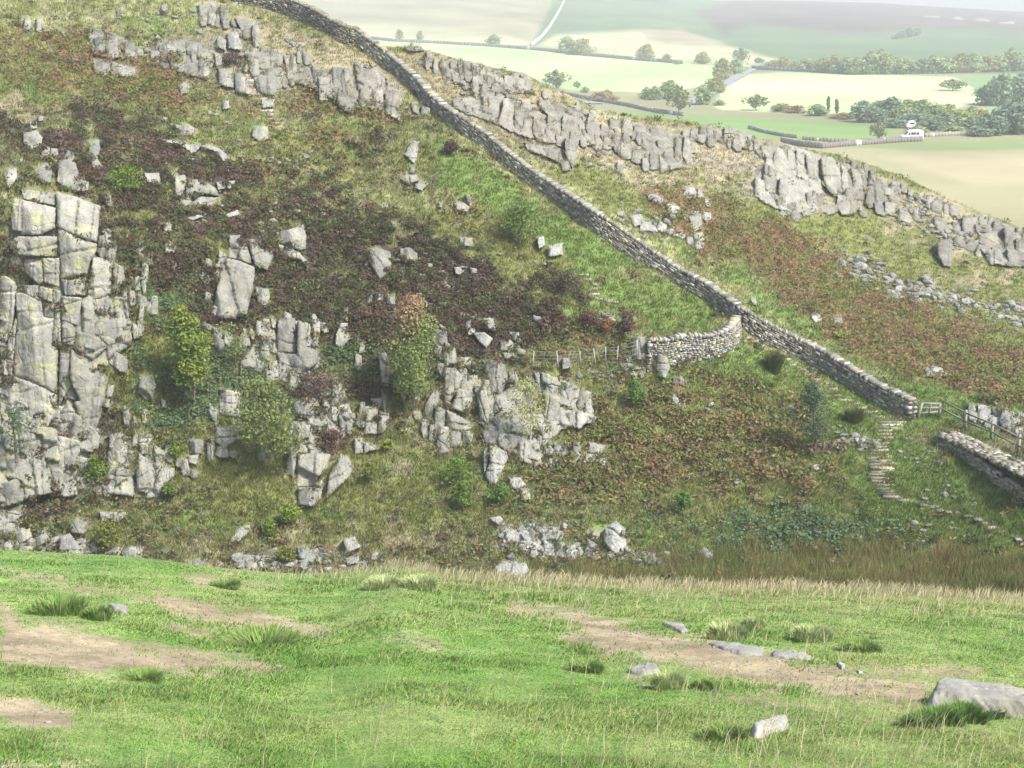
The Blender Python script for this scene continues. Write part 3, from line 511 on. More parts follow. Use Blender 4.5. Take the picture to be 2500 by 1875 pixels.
B('small blocks topped with heather between the block crag and the paired rock', '4', '2110,1060 2150,1040 2209,1050 2209,1140 2100,1145;2150,900 2209,880 2230,960 2209,1020 2140,1000')
B('rounded paired rock split down its middle below the red tinged tree', '5', '150,1040 240,1040 230,1220 150,1220;245,1070 310,1080 315,1150 270,1210 230,1220;190,990 270,985 260,1045 200,1030;260,930 300,940 290,1060 270,1060')
B('small upright block with a low slab right of the leaning triangular rock', '5', '85,1250 140,1240 140,1340 85,1350;140,1270 230,1280 230,1320 150,1340')
B('big fan shaped rock split by a heather crack, right of centre', '5', '610,1030 670,1060 670,1150 640,1280 580,1230 600,1130;680,1060 760,1100 860,1160 855,1190 780,1200 690,1180;680,1190 780,1210 775,1270 770,1300 690,1310 670,1280;785,1200 855,1195 850,1270 790,1290', facets=3)
B('thin grey fin of rock left of the fan shaped rock', '5', '540,1030 600,930 635,940 630,1020 600,1060 560,1170 535,1140')
B('square block crowning a slender pillar right of the red tinged tree', '5', '660,660 740,665 750,760 665,770;670,790 740,790 790,850 745,950 690,1030 665,1020')
B('triangular grey rock below the slender capped pillar', '5', '750,920 850,940 850,1020 800,1080 700,1050 740,980')
B('broad flat faced block behind the small birch', '5', '910,740 980,740 1060,770 1085,870 1070,900 1040,960 950,950 940,830;1085,820 1130,815 1155,880 1130,910 1090,880')
B('narrow upright slab left of the small birch', '5', '900,915 940,910 945,990 970,1080 950,1160 900,1120 890,1000')
B('cracked grey block at the left foot of the small birch', '5', '1000,1000 1060,990 1140,1010 1130,1060 1080,1110 1020,1140 975,1080')
B('long crag of slanting blocks right of the small birch', '5', '1250,820 1285,825 1290,930 1260,960;1290,820 1340,830 1440,870 1440,960 1380,940 1300,880;1450,900 1540,900 1550,950 1500,1060 1440,1070 1450,980;1545,920 1620,960 1600,1030 1540,1070 1520,1040;1300,930 1400,990 1420,1050 1400,1130 1310,1150 1320,1050;1440,1090 1520,1060 1600,1080 1610,1130 1540,1190 1430,1140;1610,1090 1660,1110 1630,1150', facets=5)
B('cracked rounded outcrop carrying the small birch', '5', '1060,1150 1140,1150 1140,1230 1080,1220;1065,1230 1145,1250 1140,1350 1095,1320;1150,1270 1200,1260 1220,1300 1260,1380 1240,1420 1150,1390 1140,1350;1215,1290 1270,1270 1260,1350 1250,1380;1245,1160 1300,1180 1370,1210 1370,1250 1310,1310 1290,1290 1300,1230')
B('bright leaning slab like a tilted door beside a dark shaded block', '5', '960,1290 1000,1290 1075,1340 1080,1380 1000,1550 960,1540 930,1490 960,1400;920,1320 955,1300 950,1400 925,1480', mat=M_PALE, facets=2)
B('mossy olive boulder above the bright leaning slab', '5', '910,1200 960,1180 1030,1210 1020,1290 930,1280', name='boulder', cat='boulder')
B('short pointed rock first in the row below the birch crag', '5', '1410,1300 1460,1280 1470,1340 1440,1370 1410,1340', name='boulder', cat='boulder')
B('upright narrow stone second in the row below the birch crag', '5', '1500,1265 1550,1275 1555,1360 1520,1410 1490,1400', name='boulder', cat='boulder')
B('wide two layered block at the end of the row below the birch crag', '5', '1600,1270 1730,1300 1720,1350 1590,1340;1585,1345 1710,1360 1680,1400 1570,1400')
B('slim spike of pale rock between the birch outcrop and the stone row', '5', '1330,1360 1370,1370 1360,1450 1330,1400', name='boulder', cat='boulder')
B('small rounded stone right under the birch outcrop', '5', '1245,1400 1300,1390 1300,1440 1250,1460', name='boulder', cat='boulder')
B('white topped boulder below the bright leaning slab', '5', '1085,1500 1160,1500 1200,1550 1130,1580 1090,1550', mat=M_PALE, name='boulder', cat='boulder')
B('squat grey boulder under the white topped boulder', '5', '1150,1570 1220,1570 1230,1650 1170,1640', name='boulder', cat='boulder')
B('tapering upright boulder standing in the heather above the trees', '5', '190,20 230,10 320,40 325,150 280,200 250,220 190,130 180,90', name='boulder', cat='boulder')
B('blunt lichened boulder right of the tapering upright boulder', '5', '380,20 440,10 495,50 490,110 440,100 380,60', name='boulder', cat='boulder')
B('low rounded boulder on a tan grass patch in the heather', '5', '730,140 770,135 790,170 770,190 740,180', name='boulder', cat='boulder')
B('small grey boulder right of the tan grass patch in the heather', '5', '830,140 880,150 880,180 840,180', name='boulder', cat='boulder')
B('trio of rough rocks behind the top of the red tinged tree', '5', '215,290 270,280 275,350 220,360;165,310 205,310 200,370 165,370;290,330 350,310 350,380 300,380')
B('thin white spur above a grey boulder left of the red tinged tree', '5', '10,390 45,390 40,490 10,470;0,500 40,500 60,600 0,670 -40,640 -35,570')
B('mottled shaded rock face in the gully under the red tinged tree', '5', '240,700 290,690 310,760 310,880 260,860;390,930 415,920 410,1010 390,1000;120,630 155,620 150,690 110,700')
B('heap of lichened boulders on the heather slope left of the wire fence', '5', '915,470 990,465 1000,560 940,530;850,560 930,560 985,600 940,670 890,620;1085,555 1150,560 1180,640 1110,610;1030,610 1100,610 1135,660 1090,680 1030,680;1130,650 1200,680 1190,710 1140,700;1040,690 1130,700 1155,750 1060,730')
B('slanting pale rock alone in the heather above the wire fence', '5', '1240,450 1290,460 1345,520 1300,520 1245,480', mat=M_PALE, name='boulder', cat='boulder')
B('tilted slab with a small cap stone above the curved wall', '5', '1690,430 1750,435 1750,460 1690,460;1670,540 1740,460 1780,480 1770,510 1700,550')
B('pale squared boulder with a smaller one beside it below the green shrub', '5', '1340,0 1430,-20 1435,60 1340,70', name='boulder', cat='boulder', mat=M_PALE)
B('tall standing slab at the left end of the curved wall', '5', '1885,590 1960,590 1980,620 1970,740 1920,740 1885,730')
B('narrow slab leaning between the tall standing slab and the curved wall', '5', '1985,600 2030,640 2030,740 1990,730')
B('faceted pointed boulder below the left end of the curved wall', '5', '2050,700 2110,710 2130,790 2100,860 2060,850 2040,780', name='boulder', cat='boulder', facets=3)
B('white stone standing inside the line of the wire fence', '5', '1430,730 1480,725 1490,790 1430,800', mat=M_PALE, name='boulder', cat='boulder')
B('long white slab slanting down the bracken below the curved wall', '5', '2115,940 2170,970 2212,1050 2212,1070 2130,1000', mat=M_PALE, name='boulder', cat='boulder')
B('grey wedge shaped stone in bracken under the pointed boulder', '5', '2150,850 2200,840 2240,890 2190,905 2145,890', name='boulder', cat='boulder')
B('tall crag of cracked columns below the skyline wall', '2', '-60,430 60,440 90,540 100,640 40,640 -60,560;-60,570 100,645 120,690 70,740 -10,700;-150,500 -75,490 -70,650 -140,650', mat=M_FAR)
B('wide block topped face beside the cracked column crag near the wall', '2', '110,420 230,440 270,520 260,560 120,550;120,570 200,575 200,700 120,630;205,575 270,580 280,730 205,705;285,590 380,600 370,780 285,735', mat=M_FAR)
B('low broken rocks against the foot of the long wall', '2', '450,660 510,680 500,740 460,720;515,685 580,700 570,750 515,745', mat=M_FAR)
B('leaning standing stone alone on the slope below the long wall', '2', '425,970 455,905 505,915 490,1030 470,1060 405,1000', name='boulder', cat='boulder')
B('stack of flat slabs under the leaning standing stone', '2', '445,1080 480,1080 475,1120 440,1120;380,1160 420,1130 490,1130 505,1170 430,1190;475,1190 570,1190 520,1235 480,1220')
B('two rounded boulders on the pale grass left of the green shrub', '2', '800,1260 850,1270 855,1320 830,1340;730,1320 790,1310 835,1340 820,1370 740,1360')
B('small squared boulder on the slope below the green shrub', '2', '765,1535 850,1540 855,1600 770,1590', name='boulder', cat='boulder')
B('white lichened lump left of the pale squared boulder', '2', '1265,1540 1310,1530 1320,1590 1280,1610', mat=M_PALE, name='boulder', cat='boulder')
B('twin small boulders at the left end of the brown heather clump', '2', '40,890 65,880 70,915 50,925;75,890 110,880 130,920 90,930')
B('small stone below the flat slabs on the pale grass', '2', '630,1310 660,1320 650,1345 632,1340', name='boulder', cat='boulder')
B('small grey stone in rusty heather under the pale grass', '2', '325,1435 360,1440 355,1480 330,1475', name='boulder', cat='boulder')
# broad faces of living rock that the separate blocks grow out of
L_ = dict(mat=M_FAR, proud=.22, lean=1.0, jointed=True, name='jointed_crag', cat='crag')
N_ = {**L_, 'mat': M_ROCKY, 'proud': .0}
outcrop('jointed lower part of the tall crag, above the stone heap', '4:-120,1080 100,1120 300,1170 520,1220 640,1180 600,1330 520,1470 420,1580 180,1640 -120,1680', **N_)
outcrop('jointed right flank of the tall crag with slanting ledges', '4:390,420 560,330 820,330 860,640 720,720 690,1000 610,1230 380,1220', **N_)
outcrop('jointed left edge of the tall crag at the photo edge', '4:-140,150 30,190 110,260 100,560 40,640 60,1010 -140,1040', **N_)
outcrop('jointed bedrock behind the small birch and its slanting blocks', '5:870,900 1000,970 1250,830 1440,870 1620,950 1640,1140 1420,1190 1290,1400 1060,1330 900,1150', **{**L_, 'mat': M_ROCK, 'proud': -.12})
outcrop('jointed bedrock between the slender broken columns', '4:710,1220 900,1210 1110,1360 1130,1600 960,1640 680,1600', **{**L_, 'mat': M_ROCK, 'proud': -.12})
outcrop('jointed bedrock around the top of the square block crag', '4:1870,1000 2209,880 2300,1140 2140,1360 1900,1340', **{**L_, 'mat': M_ROCK, 'proud': -.12})
outcrop('jointed bedrock under the fluted pillar', '4:1680,600 1800,470 2060,500 2080,780 1960,900 1560,840 1560,740', **{**L_, 'mat': M_ROCK, 'proud': -.2})
outcrop('long jointed rock face under the skyline of the second ridge', '2:650,420 760,385 850,400 980,450 1100,470 1240,540 1240,610 1100,600 1000,560 900,550 780,545 660,510', **L_)
outcrop('widest jointed rock face of the second ridge, holding the great slabs', '2:720,640 850,620 950,600 1060,640 1200,690 1330,750 1400,840 1400,930 1300,920 1150,870 1000,800 860,750 730,700', **L_)
outcrop('slanting rock face along the middle crest of the second ridge', '2:1280,640 1400,660 1520,720 1680,800 1800,870 1800,950 1650,940 1520,900 1400,800 1290,700', **L_)
outcrop('low rock face above the long wall under the square jointed blocks', '2:1180,920 1330,950 1450,900 1530,930 1510,1080 1430,1060 1300,1010', **L_)
outcrop('tall grey rock face behind the largest buttress of the second ridge', '3:530,960 680,930 800,970 900,1010 900,1180 920,1340 860,1370 740,1380 600,1350 470,1270 470,1150 540,1050', **{**L_, 'mat': M_ROCK})
outcrop('fluted rock face behind the rounded buttress and fins', '3:900,1010 1040,1050 1190,1110 1200,1240 1170,1300 1060,1290 980,1270 900,1190', **L_)
outcrop('stepped rock face on the falling crest of the second ridge', '3:1200,1140 1420,1220 1400,1340 1300,1400 1200,1310', **L_)
outcrop('broken rock face at the right edge under the ridge end', '3:1880,1400 2100,1450 2260,1540 2260,1730 2080,1720 1930,1600', **L_)
outcrop('low rock face under the clustered boulders on the ridge rim', '3:180,830 350,830 480,890 440,960 300,955 190,890', **L_)
outcrop('rock face of the fluted columns at the upper left', '1:560,200 700,200 800,240 900,330 880,400 760,370 600,360', **L_)
outcrop('rock face behind the five block crag in the upper band', '1:1010,280 1200,250 1340,290 1390,400 1340,520 1180,470 1000,420', **L_)
outcrop('rock face around the stout undercut block by the upper stairs', '1:1580,330 1720,320 1800,390 1850,500 1790,640 1690,620 1620,450', **L_)
outcrop('long rock face below the skyline wall, left of the long wall', '1:1850,420 2030,450 2212,500 2330,600 2290,690 2150,640 1990,560 1860,520', **L_)
outcrop('high rock face of the cracked column crag near the wall', '2:90,400 240,430 300,520 400,600 380,780 250,720 120,690', **L_)
outcrop('hollow rock face where the second ridge turns', '2:1880,800 2080,830 2212,880 2212,1080 2100,1110 2000,1000 1900,900', **L_)
# the second ridge, beyond the long wall
F_ = dict(mat=M_FAR, facets=3)
B('weathered columns at the skyline just beyond the long wall', '2', '400,310 440,295 520,300 540,330 440,330;545,330 580,320 600,400 600,440 565,430;650,430 720,450 725,510 660,500', **F_)
B('group of narrow columns high on the second ridge', '2', '755,400 785,390 785,510 758,505;790,395 840,400 840,540 795,520;845,410 880,430 870,540 845,535;750,440 752,440 770,510 750,500', **F_)
B('small crag under the skyline of the second ridge, left part', '2', '880,480 920,480 920,545 880,530;925,480 980,460 980,540 925,545', **F_)
B('blunt rounded block above the big slabs of the second ridge', '2', '970,550 1010,530 1045,570 1040,610 970,590', **F_)
B('great leaning slab pair on the second ridge, its largest flat faces', '2', '950,620 1040,630 1030,760 950,760;1050,640 1080,630 1120,690 1110,860 1005,800 1040,720;920,620 948,615 948,750 922,720', **F_)
B('blocky stepped face right of the great slab pair', '2', '1120,700 1190,700 1180,770 1170,860 1120,830;1180,770 1240,770 1235,870 1175,860;1245,750 1300,800 1290,920 1240,870;1195,710 1240,720 1240,765 1190,765', **F_)
B('square jointed face low on the second ridge above the long wall', '2', '1320,820 1390,860 1380,920 1320,900;1390,870 1450,890 1440,960 1390,940;1305,780 1340,770 1340,815 1305,810', **F_)
B('smooth rounded buttress at the foot of the second ridge', '2', '1450,890 1520,910 1520,1000 1500,1090 1450,1000;1310,960 1420,960 1410,1050 1310,1010', round_=.3, **F_)
B('low shelf of rock just above the middle of the long wall', '2', '1190,930 1290,960 1290,1000 1200,970;1420,1040 1470,1040 1490,1100 1430,1110', **F_)
B('paired columns right behind the long wall, upper part', '2', '720,650 780,650 785,700 730,690;800,680 840,680 850,750 800,740;850,690 880,700 870,740 852,745', **F_)
B('rounded skyline hump of the second ridge with a dark cleft', '2', '1160,480 1210,490 1240,530 1240,580 1190,570;1100,470 1150,470 1150,550 1100,530;1050,480 1090,480 1085,540 1055,530', **F_)
B('dark recess of jumbled rock at the middle of the second ridge', '2', '1340,680 1400,660 1450,700 1450,770 1380,770;1460,690 1510,700 1510,780 1460,780;1280,640 1330,650 1320,720 1280,700', **F_)
B('broken columns along the middle slope of the second ridge', '2', '1560,830 1600,870 1590,920 1560,900;1640,870 1670,870 1680,950 1640,930;1680,870 1740,870 1740,940 1690,920;1760,880 1810,890 1800,940 1760,930', **F_)
B('vertical rib of rock on the hollow of the second ridge', '2', '2090,980 2150,990 2150,1090 2080,1080;2160,1000 2190,1010 2190,1080 2160,1080;1790,1040 1830,1070 1820,1130 1780,1110', **F_)
B('row of skyline knobs above the hollow of the second ridge', '2', '1500,700 1540,720 1540,790 1510,780;1560,750 1600,770 1590,830 1560,820;1620,760 1660,790 1650,840 1620,830;1680,800 1730,820 1720,860 1680,850;1920,810 1980,820 1970,870 1920,860;2000,830 2060,830 2060,890 2000,880', **F_)
B('rocks on the rim of the hollow where the second ridge steps down', '3', '0,840 60,840 100,890 90,910 0,900;160,810 195,805 195,850 160,850;200,840 260,850 250,900 200,880', **F_)
B('clustered rounded boulders under the skyline of the second ridge', '3', '270,820 340,850 330,900 260,940;330,870 380,860 400,900 380,940 340,920;370,920 430,930 420,970 360,950;420,880 460,890 450,930 425,925', **F_)
B('largest grey buttress of the second ridge with pale faces', '3', '590,990 630,980 640,1050 610,1100 585,1070;625,950 680,940 730,1000 720,1080 680,1070 650,1010;735,970 790,1000 790,1130 740,1080;660,1080 750,1110 770,1160 620,1140;540,1050 600,1100 620,1180 600,1260 545,1260 530,1100;630,1150 700,1160 740,1280 745,1370 640,1350 620,1240;470,1150 530,1170 530,1260 470,1260;770,1170 820,1160 820,1210 780,1220;600,1265 640,1270 640,1340 590,1330', mat=M_ROCK, facets=4)
B('small blocks at the foot of the largest grey buttress', '3', '800,1250 840,1230 850,1350 810,1370;860,1260 920,1260 915,1340 860,1350;760,1290 795,1300 790,1360 760,1350', **F_)
B('rounded overhanging buttress right of the largest grey buttress', '3', '890,1020 960,1010 1020,1060 1030,1200 990,1260 920,1190 900,1100;1030,1070 1070,1090 1075,1280 1030,1250;800,1000 880,1010 880,1170 810,1150', mat=M_ROCK, facets=4)
B('tapering rock fins right of the rounded buttress', '3', '1090,1080 1140,1100 1190,1240 1110,1230 1100,1150;1100,1290 1170,1300 1165,1370 1110,1350;1060,1280 1095,1290 1090,1340 1060,1330', **F_)
B('stepped blocks on the falling crest of the second ridge', '3', '1250,1150 1310,1160 1300,1190 1250,1185;1290,1210 1400,1210 1390,1270 1290,1260;1240,1310 1300,1330 1310,1400 1250,1380;1310,1300 1390,1320 1360,1400 1310,1380;1200,1230 1240,1240 1230,1290 1200,1280', **F_)
B('paired columns low on the falling crest of the second ridge', '3', '1600,1320 1650,1280 1690,1300 1680,1370 1610,1365;1690,1300 1740,1330 1730,1390 1690,1385', **F_)
B('blunt block on the grass under the falling crest', '3', '1430,1340 1490,1340 1480,1380 1430,1370;1520,1290 1570,1290 1560,1320 1520,1315', **F_)
B('pale smooth outcrop on the tan shoulder at the right', '3', '1650,1560 1740,1540 1750,1640 1740,1730 1690,1720 1650,1640', **F_)
B('jumbled low crag at the right edge under the ridge end', '3', '1920,1520 2030,1490 2060,1580 1990,1610 1910,1570;2020,1430 2080,1440 2060,1490 2020,1480;1930,1610 2060,1620 2090,1720 2000,1700', **F_)
B('columns at the photo right edge on the ridge end', '3', '2080,1470 2150,1480 2140,1620 2090,1600;2100,1610 2150,1610 2150,1730 2110,1700;2160,1540 2200,1550 2200,1650 2160,1640', **F_)
B('small outcrop on the crest where it meets the right edge', '3', '1890,1390 1940,1390 1940,1440 1890,1430;1960,1400 2010,1410 2000,1450 1960,1440', **F_)
B('dark squared block at the head of the scree above the long wall', '3', '40,1400 120,1380 130,1480 70,1500;70,1520 130,1500 150,1560 80,1570;-10,1380 35,1390 40,1430 0,1440')
B('heap of pale boulders at the head of the scree above the long wall', '2', '1980,1260 2050,1250 2100,1300 2060,1320 1990,1290;2100,1310 2190,1340 2190,1390 2120,1380;1870,1400 1940,1380 1970,1440 1900,1470;1940,1430 2030,1440 2050,1500 1930,1490;2060,1430 2110,1460 2100,1510 2045,1490;1780,1370 1840,1360 1840,1400 1790,1395', mat=M_PALE)
B('big flat pale rock ringed by brown bracken, beyond the long wall', '6', '1570,800 1600,775 1680,790 1730,840 1640,850 1580,840', mat=M_PALE, name='boulder', cat='boulder')
B('white flecked rock with a bracken skirt beyond the long wall', '6', '830,460 880,430 905,480 860,500', mat=M_PALE, name='boulder', cat='boulder')
B('rounded pale rock just right of the white flecked rock', '6', '980,470 1030,460 1040,520 990,520', mat=M_PALE, name='boulder', cat='boulder')
B('small white rock close behind the long wall by the junction', '6', '440,340 480,340 480,390 450,370', mat=M_PALE, name='boulder', cat='boulder')
B('crag of pale blocks behind the wooden rail fence', '6', '1840,1070 1920,1080 1900,1150 1850,1120;1960,1130 2010,1150 2010,1190 1950,1170;1930,1060 1990,1070 1990,1120 1940,1120;2040,1050 2090,1070 2100,1130 2050,1110')
B('square block at the right end of the crag behind the rail fence', '6', '2110,1110 2190,1110 2180,1190 2130,1220', name='boulder', cat='boulder')
B('rounded grey rock in turf above the wooden gate fence', '6', '1990,960 2030,1000 2040,1030 1980,1000', name='boulder', cat='boulder')
B('huge white lichened boulder standing on the valley floor', '8', '400,70 450,40 490,70 495,150 470,190 430,170 395,130', mat=M_PALE, name='boulder', cat='boulder', facets=3)
B('dark tilted stone leaning beside the huge valley floor boulder', '8', '345,80 380,75 380,130 340,120;320,110 370,140 360,160 320,150')
B('mottled boulder low on the valley floor right of the huge boulder', '8', '800,180 830,150 880,190 860,210', name='boulder', cat='boulder', mat=M_PALE)
B('rounded white boulder half hidden by the grassy brow', '8', '0,210 60,220 80,260 60,285 -70,285 -75,240 -40,212', mat=M_PALE, name='boulder', cat='boulder')
B('flat grey stone lying on the reeds at the valley floor', '8', '1370,205 1420,215 1415,228 1380,220', name='boulder', cat='boulder')
B('long yellowish slab lying on the valley grass', '7', '990,110 1040,60 1080,55 1085,80 1030,130 995,125', mat=M_ROCKY, name='boulder', cat='boulder')
B('white splashed boulder by the gorse bush on the valley floor', '7', '1280,150 1330,145 1370,190 1350,220 1290,200;1290,210 1330,200 1340,240 1310,250 1285,235', mat=M_PALE)
B('dark mottled boulder up and right of the white splashed boulder', '7', '1480,120 1530,105 1560,150 1500,180;1490,200 1550,190 1550,220 1500,230', mat=M_PALE)
B('block of two grey stones below the columns of the gully', '7', '430,0 540,0 550,10 510,45 440,40', name='boulder', cat='boulder')
B('angular boulder on top of the stone heap at the lower left', '7', '300,50 330,20 380,50 370,100 310,90', name='boulder', cat='boulder')
B('white stained slab in the stone heap at the lower left', '7', '255,110 300,90 360,170 360,200 255,190', mat=M_PALE, name='boulder', cat='boulder')
B('smooth grey boulder beside the dark gorse at the lower left', '7', '520,160 550,145 620,150 610,200 530,200;480,170 510,145 530,160 510,195')
B('pair of low boulders behind the brow in the left centre', '7', '800,220 860,205 900,230 850,260;870,230 920,235 920,265 870,265')
B('broad boulder in the stone heap at the lower left corner', '7', '60,90 130,70 140,110 80,140;150,110 200,90 220,120 160,150;0,60 50,50 60,90 0,110;0,130 50,120 60,170 0,175;80,145 150,150 150,180 80,175;0,10 60,-10 100,10 60,45 0,40')

# the many smaller broken columns between the traced ones
BR = lambda *a, **k: broken(*a, **k)
BR('2:430,400 700,480 900,560 1100,560', 8, (2, 4), (12, 26), (22, 46), M_FAR, 'small broken columns in the dry grass near the top of the second ridge', 'broken columns at the top of the second ridge', 1)
BR('2:760,600 1000,700 1250,850 1500,960', 8, (2, 4), (14, 28), (26, 56), M_FAR, 'small broken columns beside the great slabs of the second ridge', 'broken columns beside the great slabs', 2)
BR('2:1080,470 1250,600 1420,680 1620,800 1800,900', 11, (3, 5), (11, 24), (22, 48), M_FAR, 'narrow broken columns along the middle crest of the second ridge', 'broken columns along the middle crest', 3)
BR('2:1500,860 1750,980 1950,1060 2180,1050', 9, (2, 4), (12, 24), (20, 44), M_FAR, 'low broken columns in the hollow of the second ridge', 'broken columns in the hollow', 4)
BR('3:-60,900 200,960 420,1010 560,960', 7, (2, 4), (12, 24), (20, 40), M_FAR, 'small broken columns leading to the largest grey buttress', 'broken columns before the grey buttress', 5)
BR('3:460,1260 620,1390 850,1400 1100,1420', 7, (2, 4), (12, 26), (20, 46), M_FAR, 'broken blocks along the foot of the grey buttresses', 'broken blocks below the grey buttresses', 6)
BR('3:1050,1080 1200,1180 1400,1260 1650,1370 1900,1450 2180,1560', 14, (2, 4), (11, 26), (18, 42), M_FAR, 'broken tan columns on the falling crest at the right', 'broken columns on the falling crest', 7)
BR('3:1150,1330 1400,1430 1700,1500 1950,1680', 8, (1, 3), (12, 28), (16, 36), M_FAR, 'low broken blocks below the falling crest', 'broken blocks below the falling crest', 8)
BR('1:560,330 900,420 1250,450 1500,420 1750,560', 8, (2, 3), (12, 26), (18, 40), M_FAR, 'small broken columns in the upper crag band left of the stairs', 'broken columns left of the upper stairs', 9)
BR('1:1250,140 1450,170 1600,330 1850,450 2150,560', 9, (2, 4), (12, 26), (20, 44), M_FAR, 'small broken columns high in the upper crag band under the wall', 'broken columns under the skyline wall', 10)
BR('4:620,900 760,1150 900,1330 1150,1450 1350,1400', 8, (1, 3), (12, 26), (22, 56), M_ROCK, 'small grey broken blocks in the foot of the dark gully', 'broken blocks in the gully foot', 11)
BR('4:1350,700 1550,700 1750,900 2050,1000 2200,1200', 9, (1, 3), (12, 26), (22, 52), M_ROCK, 'small grey broken blocks between the trees and the fluted pillar', 'broken blocks by the fluted pillar', 12)
BR('5:60,820 330,900 450,1050 520,1250 380,1200', 7, (1, 3), (11, 24), (18, 46), M_ROCK, 'small grey broken blocks on the slope under the red tinged tree', 'broken blocks under the red tinged tree', 13)
BR('5:820,560 760,830 870,1090 1000,1200 1250,1000 1460,1090', 8, (1, 3), (12, 26), (20, 46), M_ROCK, 'small grey broken blocks round the small birch', 'broken blocks round the birch', 14)
BR('4:760,120 900,60 850,280 960,500 900,650', 6, (1, 2), (11, 20), (18, 46), M_ROCK, 'thin grey broken blocks in the shaded gully right of the tall crag', 'broken blocks in the shaded gully', 15)
BR('4:20,1480 300,1600 520,1600 700,1650', 5, (2, 3), (18, 36), (24, 50), M_PALE, 'pale broken blocks along the foot of the tall crag', 'broken blocks at the crag foot', 16)
BR('3:-60,1300 100,1450 -20,1530', 3, (2, 3), (14, 26), (16, 34), M_PALE, 'pale broken blocks in the scree head above the long wall', 'broken blocks in the scree head', 17)
BR('8:-80,120 60,170 180,200 300,190', 5, (2, 3), (14, 26), (12, 28), M_PALE, 'low pale broken blocks left of the huge valley boulder', 'broken blocks left of the huge boulder', 18)

BR('4:-40,1080 150,1180 330,1230 480,1330', 6, (2, 4), (20, 44), (36, 80), M_ROCKY, 'stubby broken columns in the lower face of the tall crag', 'broken columns low on the tall crag', 19, .03)
BR('4:20,1420 180,1500 420,1480', 4, (2, 3), (26, 46), (40, 80), M_ROCK, 'broad broken blocks under the lower face of the tall crag', 'broken blocks under the tall crag', 20, .03)
BR('4:620,60 760,320 880,420 860,700', 6, (1, 3), (14, 28), (28, 64), M_ROCK, 'slim grey blocks flanking the tall crag on its right', 'slim blocks right of the tall crag', 21)
BR('4:1300,60 1350,560 1450,620 1780,560 2080,560', 8, (1, 3), (13, 26), (22, 50), M_ROCK, 'small grey blocks between the split pillar and the fluted pillar', 'blocks between the two pillars', 22)
BR('4:1860,960 2080,980 2200,1160', 5, (2, 3), (14, 28), (22, 48), M_ROCK, 'small grey blocks round the top of the square block crag', 'blocks round the square block crag', 23)
BR('5:560,560 640,900 760,960 880,900', 5, (1, 3), (16, 30), (26, 60), M_ROCK, 'slabby grey blocks between the capped pillar and the flat faced block', 'slabby blocks by the capped pillar', 24)
BR('5:1080,1230 1260,1320 1450,1400 1700,1430', 6, (1, 3), (12, 24), (18, 40), M_PALE, 'pale blocks trailing below the birch outcrop', 'pale blocks below the birch outcrop', 25)

BR('6:1800,1080 1930,1130 2060,1150 2212,1230', 6, (2, 4), (16, 32), (16, 34), M_PALE, 'pale blocks among the crag behind the rail fence', 'blocks behind the rail fence', 26)

# ------------------------------------------------------------------ dry stone walls
def boxes(C, A, Bv, D, jit=0.0, rg=RNG):
    """hexahedra with centres C and half axes A, Bv, D -> V (8n,3), quads"""
    s = np.array([(-1,-1,-1),(1,-1,-1),(1,1,-1),(-1,1,-1),(-1,-1,1),(1,-1,1),(1,1,1),(-1,1,1)], float)
    j = 1 + rg.uniform(-jit, jit, (len(C), 8, 3)); s = s[None] * j
    V = C[:, None] + s[..., 0:1] * A[:, None] + s[..., 1:2] * Bv[:, None] + s[..., 2:3] * D[:, None]
    f = np.array([(0,3,2,1),(4,5,6,7),(0,1,5,4),(1,2,6,5),(2,3,7,6),(3,0,4,7)]); F = f[None] + 8 * np.arange(len(C))[:, None, None]
    return V.reshape(-1, 3), F.reshape(-1, 4)
def stone_cols(n, base, spread, rg, lich=0.0):
    c = np.array(base) * (1 + rg.normal(0, spread, (n, 1))) * (1 + rg.normal(0, 0.05, (n, 3)))
    k = rg.random(n) < lich; c[k] = np.array((.42, .40, .20)) * (1 + rg.normal(0, .15, (k.sum(), 1))); k = rg.random(n) < 0.05; c[k] = np.array((.44, .43, .39))
    return np.clip(c, .02, .7)
def resample(P, step):
    P = np.asarray(P, float); s = np.r_[0, np.cumsum(np.linalg.norm(np.diff(P, axis=0), axis=1))]; n = max(2, int(s[-1] / step) + 1); t = np.linspace(0, s[-1], n)
    return np.stack([np.interp(t, s, P[:, k]) for k in range(3)], 1)
